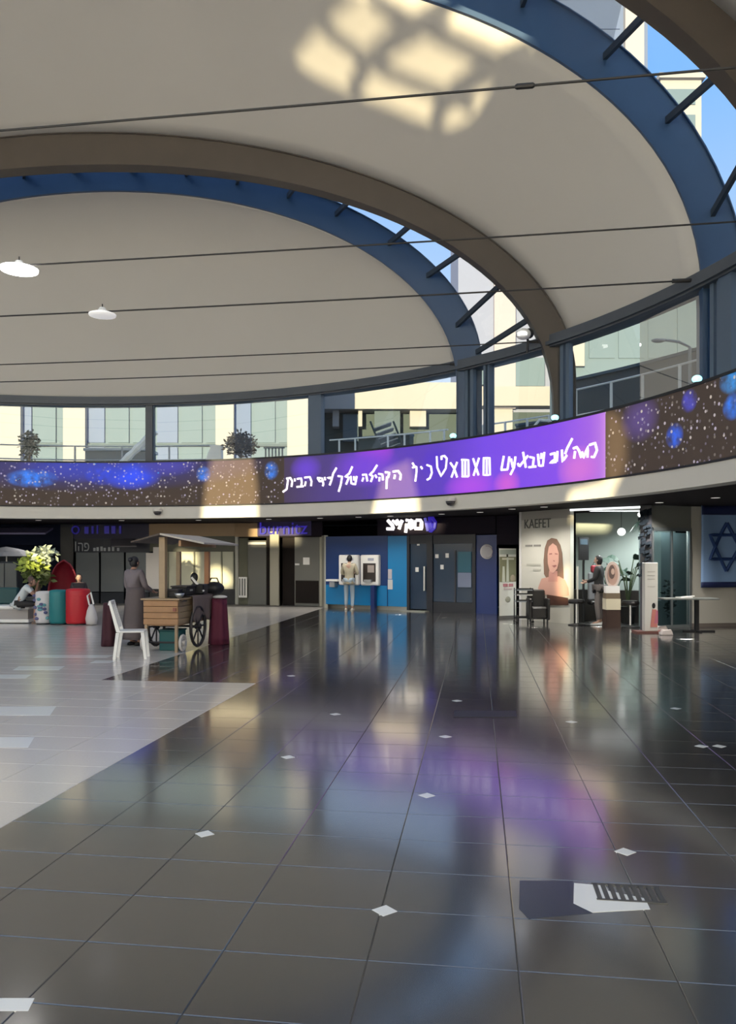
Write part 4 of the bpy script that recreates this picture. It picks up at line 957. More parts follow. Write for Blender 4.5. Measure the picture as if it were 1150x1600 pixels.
for i in range(12): lf = MB(); a = 2*pi*i/12; big_leaf(lf, (0, 0, .04), (cos(a), sin(a), .4), .35, .03, .38); lf.build('leaf', M_lfd, k, solid=.004)
# monitor with red screen, oval portrait stand, stool
q = wp(899, -.5); k = thing('wall_monitor', 'dark monitor at the left edge of the salon opening', 'screen', (q.x, q.y, 1.75)); MB().box(-.14, .10, -.03, .03, -.2, .36).build('panel', M_black, k); MB().box(-.11, .07, -.035, -.03, .18, .32).build('display', mat('monitor_blue', (.07, .10, .13), .2), k); MB().tube([(0, .03, 0), (0, .08, -.3), (0, .08, -1.75)], .03, 6).build('stand', M_black, k)
q = wp(906, -.9); k = thing('red_bag', 'red bag on a pale chair back in the salon', 'bag', (q.x, q.y, 1.32)); MB().box(-.12, .12, -.06, .06, -.08, .10).build('body', mat('bag_red', (.30, .03, .045), .5), k, bevel=.03); MB().tube([(-.07, 0, .1), (-.04, 0, .18), (.04, 0, .18), (.07, 0, .1)], .01, 5).build('handle', M_black, k)
k = thing('salon_chair', 'pale grey salon chair under the red bag', 'chair', (q.x, q.y, 0)); MB().box(-.20, .20, -.05, .03, .55, 1.24).build('backrest', mat('seat_grey', (.25, .25, .27), .6), k, bevel=.03); MB().box(-.22, .22, -.42, .0, .45, .55).build('seat', M_bl, k, bevel=.03); MB().tube([(0, -.2, .03), (0, -.2, .45)], .035, 8).build('column', M_steel, k); MB().lathe([(.22, 0), (.22, .02), (.03, .05)], (0, -.2, 0), 16).build('base', M_steel, k)
q = wp(904, .06); k = thing('shop_pole', 'slim pale pole at the left of the salon opening', 'pole', (q.x, q.y, 0)); MB().tube([(0, 0, .02), (0, 0, zy(885, q.y))], .022, 8).build('pole', mat('pole_pale', (.6, .58, .52), .4), k); MB().lathe([(.12, 0), (.12, .02), (.02, .03)], n=14).build('base', M_black, k)
q = wp(965, .35); d = q.y; k = thing('oval_portrait_stand', 'oval portrait on a cream and brown pedestal in the salon doorway', 'display', (q.x, q.y, 0))
MB().hexa([(-.17, -.14, 0), (.17, -.14, 0), (.17, .14, 0), (-.17, .14, 0)], [(-.16, -.14, .42), (.16, -.14, .42), (.16, .14, .42), (-.16, .14, .42)]).build('lower_box', mat('pedestal_brown', (.045, .022, .016), .5), k)
MB().box(-.165, .165, -.15, .14, .42, .67).build('cream_box', mat('pedestal_cream', (.62, .56, .42), .6), k); MB().box(-.16, .16, -.13, .13, .67, .80).build('tray', mat('tray_wood', (.16, .12, .08), .5), k)
MB().box(-.16, .16, -.10, .06, .80, .96).build('plinth', M_wplastic, k)
def oval(c, rx, rz, y, t=.03, n=24): return [(c[0]+rx*cos(2*pi*i/n), y, c[1]+rz*sin(2*pi*i/n)) for i in range(n)]
MB().prism(oval((.02, 1.22), .17, .30, -.02), (0, .03, 0)).build('oval_frame', mat('frame_rose', (.55, .45, .41), .5), k); MB().prism(oval((.02, 1.22), .12, .24, -.03), (0, .012, 0)).build('oval_picture', mat('oval_skin', (.42, .27, .22), .6), k)
MB().prism(oval((.0, 1.28), .07, .16, -.036), (0, .008, 0)).build('hair_print', mat('oval_hair', (.12, .08, .07), .6), k); MB().prism(oval((.02, 1.29), .04, .07, -.042), (0, .008, 0)).build('face_print', mat('oval_face', (.52, .36, .30), .6), k)
for x, off, lb in ((985, .0, 'black round stool right of the oval portrait stand'), (908, .25, 'low black stool near the slim pale pole')):
    q = wp(x, off); k = thing('round_stool', lb, 'stool', (q.x, q.y, 0)); MB().lathe([(.02, .52), (.19, .52), (.20, .57), (.18, .62), (.02, .62)], n=18).build('seat', M_bl, k); MB().tube([(0, 0, .03), (0, 0, .52)], .03, 8).build('column', M_steel, k); MB().lathe([(.2, 0), (.2, .02), (.03, .05)], n=18).build('base', M_black, k)
# pillar garland of small dark leaves
q = wp(1009, .18); k = thing('leaf_garland', 'dark leafy garland climbing the slate pillar', 'plant', (q.x, q.y, 1.2)); MB().tube([(-.05, 0, 0), (.05, .0, .5), (-.04, 0, 1.0), (.03, 0, 1.5)], .012, 5).build('vine', M_black, k)
lf = MB()
for i in range(60): z = 1.5*rr.random(); lf.obox((rr.uniform(-.12, .1), rr.uniform(-.05, .0), z), (.05, 0, .02), (0, .004, 0), (.0, .01, .03))
o = lf.build('foliage', mat('garland_leaf', (.016, .022, .03), .9, spec=.1), k); o['kind'] = 'stuff'
# slim white totem
d = 17.25; p = P(1015, HOR, d); k = thing('slim_totem', 'slim tall white advertising totem with a pink figure by the pillar', 'sign', (p.x, p.y, 0))
MB().box(-.145, .145, -.10, .06, .03, zy(879, d)).build('body', mat('totem_white', (.66, .64, .60), .5), k, bevel=.012); MB().box(-.34, .30, -.22, .16, 0, .035).build('base', mat('totem_base', (.16, .06, .05), .5), k)
M_pf = mat('totem_pink', (.55, .20, .17), .6)
MB().hexa([(-.02, -.112, .12), (.13, -.112, .12), (.13, -.1, .12), (-.02, -.1, .12)], [(.02, -.112, .50), (.11, -.112, .50), (.11, -.1, .50), (.02, -.1, .50)]).build('figure_print', M_pf, k); MB().prism(oval((.05, .58), .035, .06, -.112, n=14), (0, .01, 0)).build('hair_print', M_black, k)
MB().hexa([(.06, -.116, .2), (.14, -.116, .2), (.14, -.104, .2), (.06, -.104, .2)], [(.1, -.116, .48), (.14, -.116, .48), (.14, -.104, .48), (.1, -.104, .48)]).build('dress_print', mat('totem_rose', (.5, .16, .22), .6), k)
for z_ in (1.30, 1.22, 1.14, .98): MB().box(-.08, .08, -.105, -.1, z_, z_+.018).build('small_lettering', mat('totem_ink', (.48, .46, .43), .6), k)
for x_, y_, lb in ((1033, 978, 'small crumpled white parcel beside the totem base'), (1040, 984, 'small crumpled white parcel just right of the other one')):
    q = G(x_, y_+8); k = thing('parcel', lb, 'parcel', (q.x, q.y, 0)); MB().hexa([(-.13, -.08, 0), (.13, -.1, 0), (.15, .1, 0), (-.12, .1, 0)], [(-.08, -.05, .10), (.09, -.07, .13), (.1, .05, .09), (-.07, .06, .12)]).build('wrap', mat('parcel_pale', (.55, .48, .46), .6), k, bevel=.015); MB().box(-.14, .14, -.012, .012, .04, .06).build('tape', M_wplastic, k)
# glass shop window and side wall with flag
k = shop('glass_shop_window', 'reflective glass shop window between the pillar and the flag wall', 'window', 1048)
for x0, x1 in ((1020, 1049), (1050.5, 1078)): wallp('pane', M_sgl, k, x0, x1, .06, ZS-.55, .0, .02)
for x0, x1, z0, z1 in ((1019, 1021, 0, ZS-.5), (1048.6, 1050.6, 0, ZS-.5), (1077, 1080, 0, ZS-.5), (1019, 1080, ZS-.58, ZS-.5), (1019, 1080, 0, .06)): wallp('frame', mat('frame_slate', (.17, .19, .20), .4, metal=.4), k, x0, x1, z0, z1, .02, .06)
wallp('head_panel', mat('head_grey', (.17, .175, .165), .6), k, 1019, 1080, ZS-.5, ZS, .0, .08)
wallp('backing_sheet', mat('backing_teal', (.16, .21, .215), .7), k, 1022, 1100, 0, ZS-.6, -.50, .05); wallp('backing_sheet', mat('backing_pale', (.40, .48, .45), .7), k, 1032, 1050, .6, ZS-.6, -.36, .05)  # pale sheets added behind the glass to lighten it
leafs = leaf_blob(MB(), (0, 0, 0), .13, .5, 110, .12, random.Random(2)); o = leafs.build('display_foliage', mat('disp_leaf', (.05, .07, .065), .6), k); q = wp(1056, -.2); o.location = Vector((q.x, q.y, .62))-Vector(k.location); o['kind'] = 'stuff'
struct(wallp('wall_right.001', mat('wall_grey', (.36, .345, .31), .7), None, 1080, 1330, 0, ZS, .0, .2, d0=18.6, d1=19.3))
struct(wallp('baseboard_right', mat('skirting', (.12, .10, .09), .6), None, 1080, 1330, 0, .08, .02, .03, d0=18.6, d1=19.3))
k = shop('flag_banner', 'hanging blue and white flag with a six-pointed star on the grey wall', 'flag', 1130)
fx0, fx1 = 1093, 1172; d0_ = Dx(1093)
def fp(u_, v_, lift=.0):
    x = fx0+(fx1-fx0)*u_; q = wp(x, .05+.03*sin(u_*9+v_*2)+lift); return Vector((q.x, q.y, zy(918, d0_)+(zy(786, d0_)-zy(918, d0_))*v_))
M_fl = mat('flag_shade_blue', (.20, .32, .55), .7); M_fn = mat('flag_navy', (.006, .013, .07), .7)  # white ground coloured blue for the bluish shade it hangs in
MB().smooth().grid(lambda a, b__: fp(a, b__), 20, 12).build('cloth', M_fl, k, world=True, solid=.01)
for v0, v1 in ((.0, .065), (.86, .98)): MB().smooth().grid(lambda a, b__: fp(a, v0+(v1-v0)*b__, .012), 20, 2).build('stripe', M_fn, k, world=True, solid=.006)
cx_, cy_ = .51, .48
for sg in (1, -1):
    tri = [(cx_+.40*cos(radians(90*sg+120*i)), cy_+.285*sin(radians(90*sg+120*i))) for i in range(4)]
    pts = [fp(tri[i][0]+(tri[i+1][0]-tri[i][0])*j/8, tri[i][1]+(tri[i+1][1]-tri[i][1])*j/8, .014) for i in range(3) for j in range(8)]+[fp(*tri[0], .014)]
    MB().tube(pts, .042, 6).build('star', mat('star_navy', (.012, .045, .17), .7), k, world=True)
a, b__ = fp(0, 1.0), fp(1, 1.0); MB().tube([a, b__], .02, 8).build('rod', M_black, k, world=True)
# folding table
q = G(1082, 987); k = thing('side_table', 'narrow grey table with a single black leg in front of the glass window', 'table', (q.x, q.y, 0))
MB().box(-.68, .50, -.22, .22, .70, .735).build('tabletop', mat('table_grey', (.16, .17, .165), .4), k, bevel=.006)
MB().box(.05, .13, -.04, .04, .03, .70).build('leg', M_black, k); MB().box(-.20, .48, -.03, .03, 0, .03).build('foot', M_black, k); MB().box(.06, .12, -.22, .22, 0, .03).build('foot', M_black, k)
k = thing('paper_stack', 'loose white papers on the narrow grey table', 'papers', (q.x-.18, q.y, .735)); MB().obox((0, 0, .012), (.14, .02, 0), (-.02, .1, 0), (0, 0, .012)).build('sheets', M_wplastic, k); MB().obox((.10, .02, .03), (.12, -.03, .01), (.03, .09, 0), (0, 0, .006)).build('top_sheet', M_white, k)

# ------------------------------------------------------------------ WOODEN CART AND WHAT STANDS AROUND IT
M_wood = mat('cart_wood', (.36, .20, .10), .55, noise=.25, nscale=6); M_wood2 = mat('cart_wood_pale', (.33, .24, .15), .55, noise=.2, nscale=6); M_roofw = mat('cart_roof_slat', (.42, .38, .34), .6, noise=.12, nscale=5)
c0 = G(278, 1020); CR = -radians(9)
cart = thing('market_cart', 'wooden market cart with a sloping slat roof and spoked wheels', 'cart', c0, CR)
# local frame: x right, y away; nearest corner at origin, end face along -x
for i in range(4):
    z = .47+i*.104; MB().box(-.62, .0, .0, .03, z, z+.098).build('plank', M_wood, cart, bevel=.006)
for i in range(4):
    z = .47+i*.104; MB().box(-.03, .0, .035, 1.62, z, z+.098).build('plank', M_wood2, cart, bevel=.006); MB().box(-.62, -.59, .035, 1.62, z, z+.098).build('plank', M_wood2, cart, bevel=.006)
MB().box(-.62, .0, 1.62, 1.65, .47, .885).build('end_panel', M_wood, cart)
MB().box(-.66, .04, -.03, 1.68, .885, .915).build('countertop', M_wood2, cart, bevel=.006); MB().box(-.6, -.02, .03, 1.62, .45, .475).build('floor_board', M_wood, cart)
for x_, y_ in ((-.04, .03), (-.58, .03)): MB().box(x_-.025, x_+.025, y_-.02, y_+.03, .0, .47).build('leg', M_wood2, cart, bevel=.004)
for x_, y_, w_, m_ in ((-.29, .06, .055, M_wood2), (-.02, 1.45, .045, mat('post_orange', (.42, .20, .10), .5)), (-.58, 1.45, .04, M_wood2)): MB().box(x_-w_, x_+w_, y_-w_, y_+w_, .915, 1.96 if y_ < 1 else 1.72).build('roof_post', m_, cart, bevel=.006)
for k in range(7):                                            # roof slats, ridge over the near post, falling to the right
    y = -.10+k*.26; MB().hexa([(-.28, y, 1.99), (.50, y, 1.83), (.50, y+.25, 1.83), (-.28, y+.25, 1.99)], [(-.28, y, 2.02), (.50, y, 1.86), (.50, y+.25, 1.86), (-.28, y+.25, 2.02)]).build('roof_slat', M_roofw, cart)
    MB().hexa([(-.80, y, 1.86), (-.29, y, 1.99), (-.29, y+.25, 1.99), (-.80, y+.25, 1.86)], [(-.80, y, 1.885), (-.29, y, 2.02), (-.29, y+.25, 2.02), (-.80, y+.25, 1.885)]).build('roof_slat', mat('cart_roof_dark', (.08, .06, .05), .7), cart)
MB().box(.02, .06, -.02, 1.7, 1.80, 1.90).build('roof_beam', M_wood, cart)
M_tyre = mat('wheel_dark', (.035, .028, .028), .6); M_whw = mat('wheel_white', (.55, .52, .50), .5)
def wheel(x, y, R, rt, m, n, z=None):
    z = R if z is None else z
    w = MB().tube([(x, y+R*.96*cos(a), z+R*.96*sin(a)) for a in [2*pi*i/24 for i in range(25)]], rt, 6).build('wheel', m, cart)
    for i in range(n): a = 2*pi*i/n; MB().tube([(x, y, z), (x, y+R*.95*cos(a), z+R*.95*sin(a))], rt*.55, 5).build('spoke', m, w)
    MB().tube([(x-.05, y, z), (x+.05, y, z)], rt*1.8, 8).build('hub', m, w)
wheel(.08, .72, .36, .028, M_tyre, 8, .39); wheel(-.70, .72, .36, .028, M_tyre, 8, .39); wheel(.03, .14, .13, .025, M_whw, 4, .155); wheel(-.66, .14, .13, .025, M_whw, 4, .155)
MB().tube([(-.75, .72, .39), (.12, .72, .39)], .02, 6).build('axle', M_tyre, cart); MB().tube([(-.70, .14, .155), (.06, .14, .155)], .018, 6).build('axle', M_tyre, cart)
MB().box(.045, .075, .08, .22, .86, .88).build('latch', M_black, cart); MB().box(-.08, -.03, -.025, 0, .70, .76).build('keyhole_plate', mat('plate_red', (.22, .07, .05), .5), cart)
def onc(x, y, z=.915): q = MW[cart.name]@Vector((x, y, z)); return q
M_cgrey = mat('cloth_taupe', (.17, .13, .12), .85)
cl = thing('grey_cloth', 'taupe cloth draped over the right side of the wooden cart', 'cloth', onc(.0, .5), CR)
MB().smooth().grid(lambda u_, v_: (-.35+.44*min(v_*2, 1)+.015*sin(u_*30)*max(v_*2-1, 0), -.05+1.15*u_, .022-.0*v_-max(v_*2-1, 0)*(.42+.06*sin(u_*11))), 24, 14).build('drape', M_cgrey, cl, solid=.008)
def item(nm, lb, cat, x, y, z=.925): return thing(nm, lb, cat, onc(x, y, z), CR)
k = item('black_box', 'low black box on the near end of the cart counter', 'box', -.16, .22); MB().box(-.11, .11, -.09, .09, 0, .12).build('body', M_black, k, bevel=.01); MB().box(-.115, .115, -.095, .095, .12, .14).build('lid', M_tyre, k)
k = item('metal_bowl', 'small metal bowl beside the black box on the cart', 'bowl', -.03, .14); MB().lathe([(.03, 0), (.07, .03), (.085, .075), (.075, .075), (.02, .012)], n=16).smooth().build('bowl', M_steel, k); MB().lathe([(.035, .0), (.035, .006), (.02, .006)], n=12).build('foot', M_steel, k)
k = item('black_crate', 'longer black crate in the middle of the cart counter', 'crate', -.15, .62, .95); MB().box(-.14, .14, -.22, .22, 0, .14).build('body', M_black, k, bevel=.012); MB().box(-.15, .15, -.23, .23, .14, .165).build('rim', M_tyre, k); MB().box(.14, .15, -.06, .06, .07, .10).build('handle', M_steel, k)
k = item('coffee_machine', 'black machine with a slanting white lever on the cart', 'machine', .0, 1.0, .95); MB().box(-.12, .12, -.12, .12, 0, .18).build('body', M_black, k, bevel=.015); MB().ball((-.10, 0, .30), .07, .06, .09).smooth().build('head', M_black, k); MB().tube([(-.12, -.08, .30), (.12, -.10, .05)], .022, 8).build('lever', M_wplastic, k); MB().tube([(-.10, 0, .16), (-.10, 0, .28)], .03, 8).build('neck', M_black, k)
k = item('black_bag', 'slumped black bag at the far right end of the cart', 'bag', .09, 1.50, .925); MB().ball((0, 0, .11), .20, .17, .125).smooth().build('body', M_black, k); MB().tube([(-.1, 0, .20), (-.05, 0, .30), (.06, 0, .30), (.11, 0, .19)], .014, 6).build('strap', M_tyre, k)
M_mar = mat('maroon_cloth', (.11, .012, .035), .75); M_mard = mat('maroon_dark', (.04, .006, .014), .8)
def draped(px, py, lb, m, w, dd, h, cloth=None, rz=0):
    k = thing('draped_stand', lb, 'stand', G(px, py), rz)
    MB().smooth().grid(lambda u_, v_: ((w*(.72+.28*(1-v_))+.012*sin(u_*40))*cos(2*pi*u_)*(1 if abs(cos(2*pi*u_)) < .7 else .92), (dd*(.72+.28*(1-v_))+.012*sin(u_*40))*sin(2*pi*u_), .004+h*v_), 40, 6).build('skirt', m, k, solid=.008)
    MB().lathe([(.001, h-.01), (.70, h-.008), (.72, h+.006), (.001, h+.012)], n=24, sx=w*1.02, sy=dd*1.02).build('top', m, k)
    if cloth: MB().ball((.02, 0, h+.035), w*.7, dd*.6, .035).smooth().build('napkin', cloth, k)
draped(342, 1006, 'maroon cloth-draped stand at the right end of the cart', M_mar, .20, .22, .84, M_wplastic)
draped(172, 1009, 'dark maroon draped stand behind the white chair', M_mard, .16, .2, .78)
k = thing('teal_crate', 'dark teal crate under the wooden cart', 'crate', onc(-.27, .42, 0), CR); MB().box(-.18, .18, -.16, .16, .0, .34).build('body', mat('crate_teal', (.008, .10, .11), .5), k, bevel=.012); MB().box(-.19, .19, -.17, .17, .34, .365).build('rim', mat('crate_teal_rim', (.006, .07, .08), .5), k)
# white plastic chair, seen from its side, facing right
q = G(206, 1028); ch = thing('plastic_chair', 'white moulded plastic chair beside the cart, seen from the side', 'chair', q, radians(8))
# local: faces +x
MB().box(-.20, .22, -.20, .20, .42, .45).build('seat', M_wplastic, ch, bevel=.012)
for x_, y_, dx in ((.20, -.18, .04), (.20, .18, .04), (-.18, -.18, -.06), (-.18, .18, -.06)): MB().hexa([(x_+dx-.025, y_-.02, 0), (x_+dx+.02, y_-.02, 0), (x_+dx+.02, y_+.02, 0), (x_+dx-.025, y_+.02, 0)], [(x_-.035, y_-.025, .42), (x_+.02, y_-.025, .42), (x_+.02, y_+.025, .42), (x_-.035, y_+.025, .42)]).build('leg', M_wplastic, ch)
for y_ in (-.17, .17): MB().hexa([(-.21, y_-.025, .43), (-.15, y_-.025, .43), (-.15, y_+.025, .43), (-.21, y_+.025, .43)], [(-.33, y_-.02, .90), (-.29, y_-.02, .90), (-.29, y_+.02, .90), (-.33, y_+.02, .90)]).build('back_post', M_wplastic, ch)
for y_ in (-.10, -.03, .04, .11): MB().hexa([(-.20, y_-.02, .50), (-.18, y_-.02, .50), (-.18, y_+.02, .50), (-.20, y_+.02, .50)], [(-.31, y_-.02, .86), (-.29, y_-.02, .86), (-.29, y_+.02, .86), (-.31, y_+.02, .86)]).build('back_slat', M_wplastic, ch)
MB().obox((-.315, 0, .89), (.018, 0, -.004), (0, .19, 0), (.01, 0, .035)).build('top_rail', M_wplastic, ch, bevel=.008)

# ------------------------------------------------------------------ SEATING ISLAND AT THE LEFT
M_tealu = mat('upholstery_teal', (.008, .17, .19), .5); M_redu = mat('upholstery_red', (.48, .012, .022), .5); M_dteal = mat('upholstery_deep_teal', (.010, .06, .065), .55)
DI = 19.3
def IP(x, y=976.0, d=None): d = DI if d is None else d; return Vector(((x-575)/F*d, d, 0))
def pouf(x, w, h, m, lb, d=DI, patt=None):
    k = thing('drum_pouf', lb, 'pouf', IP(x, d=d)); R = w/2
    MB().lathe([(R*.94, .03), (R, .08), (R*1.0, h-.07), (R*.95, h-.02), (R*.6, h), (.01, h)], n=26).smooth().build('body', m, k); MB().lathe([(R*.9, 0), (R*.9, .03), (.01, .03)], n=20).build('plinth', M_black, k)
    MB().lathe([(R*1.005, h-.16), (R*1.015, h-.15), (R*1.005, h-.14)], n=26).build('piping', m, k)
    return k, R
pouf(92, .44, .84, M_tealu, 'teal drum-shaped seat between the patterned one and the red one')
pouf(122, .56, .87, M_redu, 'large red drum-shaped seat at the right end of the seating island')
k, R_ = pouf(69, .40, .80, mat('upholstery_white', (.60, .58, .60), .6), 'white drum-shaped seat with blue blotches beside the seated man', 19.42)
rr = random.Random(11)
for i in range(16): a = -pi/2+rr.uniform(-1.3, 1.3); z = rr.uniform(.1, .7); MB().ball((R_*cos(a), R_*sin(a), z), .045+.03*rr.random(), .045, .04, 8, 5).build('blotch', mat('blotch_blue', (.10, .10, .22), .6) if i % 3 else mat('blotch_teal', (.12, .32, .36), .6), k)
bn = thing('curved_bench', 'long white bench with a deep teal backrest at the left edge', 'bench', IP(10, d=19.9))
MB().box(-1.8, .70, -.35, .25, .34, .44).build('seat', M_wplastic, bn, bevel=.03); MB().box(-1.75, .66, -.30, .22, .10, .34).build('front', mat('bench_grey', (.33, .31, .31), .6), bn); MB().box(-1.8, .70, -.34, .25, .02, .10).build('kick_rail', M_wplastic, bn, bevel=.01)
MB().box(-1.8, .20, .20, .38, .44, .86).build('backrest', M_dteal, bn, bevel=.04)
for x_ in (-1.6, -.5, .55): MB().box(x_-.04, x_+.04, -.25, .2, 0, .03).build('foot', M_black, bn)
# leafy tree in a planter
q = IP(60, d=20.7); tr = thing('potted_tree', 'bright yellow-green leafy potted tree behind the seating island', 'plant', q)
MB().lathe([(.26, 0), (.34, .55), (.36, .60), (.30, .60), (.02, .56)], n=18).build('pot', mat('pot_grey', (.10, .10, .10), .6), tr); MB().tube([(0, 0, .56), (.03, 0, 1.0), (.0, .02, 1.4)], [.045, .035, .025], 8).build('trunk', mat('bark', (.10, .07, .05), .8), tr)
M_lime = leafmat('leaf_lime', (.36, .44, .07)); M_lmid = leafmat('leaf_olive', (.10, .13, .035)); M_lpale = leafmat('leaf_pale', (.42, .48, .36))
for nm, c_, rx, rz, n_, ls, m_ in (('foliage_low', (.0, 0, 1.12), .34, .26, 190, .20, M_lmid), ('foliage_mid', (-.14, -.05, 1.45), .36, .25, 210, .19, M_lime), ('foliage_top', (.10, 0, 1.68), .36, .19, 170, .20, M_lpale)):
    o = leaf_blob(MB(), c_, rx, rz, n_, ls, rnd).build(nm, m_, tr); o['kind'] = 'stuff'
# red pod chair
q = IP(99, d=21.6); k = thing('pod_chair', 'dark red high-backed pod chair behind the drum seats', 'chair', q)
MB().smooth().grid(lambda u_, v_: (.42*cos(pi*u_)*max(1-v_**2.6, 0)**.6, .36*sin(pi*u_)*max(1-.8*v_**2.4, 0)**.6, .30+1.24*v_), 18, 12).build('shell', mat('pod_red', (.24, .008, .022), .5), k, solid=.04)
MB().lathe([(.02, .30), (.38, .30), (.40, .42), (.30, .48), (.02, .48)], n=20).build('seat', M_redu, k); MB().lathe([(.24, 0), (.24, .03), (.05, .06), (.05, .30), (.02, .30)], n=16).build('pedestal', M_black, k)
# white plastic bag hanging on the red drum
q = IP(143, d=19.1); k = thing('shopping_bag', 'crumpled white bag beside the red drum seat', 'bag', q); MB().smooth().lathe([(.02, 0), (.14, .02), (.16, .16), (.12, .34), (.06, .48), (.03, .50)], n=11, sx=.9, sy=.7).build('body', mat('bag_white', (.55, .53, .53), .6, bump=.3, nscale=9), k); MB().tube([(-.05, 0, .48), (-.10, 0, .70), (-.02, 0, .78), (.05, 0, .50)], .02, 6).build('handles', M_wplastic, k)
# pale parasol and grey cabinet far left
q = IP(10, d=25.5); k = thing('parasol', 'pale grey half-open parasol in front of the far left shop', 'parasol', q); MB().lathe([(.98, 1.66), (.75, 1.80), (.35, 1.90), (.02, 1.96)], n=10).build('canopy', mat('parasol_grey', (.30, .31, .35), .7), k); MB().tube([(0, 0, .05), (0, 0, 1.95)], .025, 8).build('pole', M_steel, k); MB().lathe([(.28, 0), (.28, .05), (.04, .08)], n=16).build('base', M_black, k)
q = IP(12, d=24.0); k = thing('grey_cabinet', 'tall dark grey display cabinet under the pale parasol', 'cabinet', q); MB().box(-.38, .38, -.2, .2, .05, 1.50).build('body', M_shd, k, bevel=.01)
for x_ in (-.36, .01): MB().box(x_, x_+.35, -.22, -.2, .1, 1.45).build('door', mat('cabinet_door', (.06, .07, .075), .4), k, bevel=.006)
MB().box(-.36, .36, -.18, .18, 0, .05).build('plinth', M_black, k)

# ------------------------------------------------------------------ PEOPLE
def skin_mesh(V, E_, root, sub=1):
    names = list(V); ix = {n: i for i, n in enumerate(names)}
    me = bpy.data.meshes.new('tmp_skin'); me.from_pydata([tuple(V[n][0]) for n in names], [(ix[a], ix[b]) for a, b in E_], []); me.update()
    ob = bpy.data.objects.new('tmp_skin', me); COL.objects.link(ob); md = ob.modifiers.new('skin', 'SKIN'); md.use_smooth_shade = True
    for n in names:
        d = me.skin_vertices[0].data[ix[n]]; r = V[n][1]; d.radius = r if isinstance(r, tuple) else (r, r); d.use_root = n in (root if isinstance(root, (list, tuple)) else (root,))
    if sub: s_ = ob.modifiers.new('sub', 'SUBSURF'); s_.levels = sub
    dg = bpy.context.evaluated_depsgraph_get(); out = bpy.data.meshes.new_from_object(ob.evaluated_get(dg)); bpy.data.objects.remove(ob); bpy.data.meshes.remove(me)
    mb = MB().smooth(); mb.v = [v.co.copy() for v in out.vertices]; mb.f = [tuple(p.vertices) for p in out.polygons]; bpy.data.meshes.remove(out); return mb
def add(a, b):
    k = len(a.v); a.v += b.v; a.f += [tuple(i+k for i in f) for f in b.f]; return a
Vc = Vector
STAND = dict(pelvis=(0, 0, .93), belly=(0, .01, 1.08), chest=(0, .0, 1.27), neck=(0, .0, 1.43), head=(0, .02, 1.58), shl=(-.17, 0, 1.38), shr=(.17, 0, 1.38), ell=(-.22, -.02, 1.11), elr=(.22, -.02, 1.11), wrl=(-.23, .06, .88), wrr=(.23, .06, .88),
             hpl=(-.09, 0, .90), hpr=(.09, 0, .90), knl=(-.10, .02, .49), knr=(.10, .02, .49), anl=(-.10, -.02, .08), anr=(.10, -.02, .08), tol=(-.11, .14, .03), tor=(.11, .14, .03))
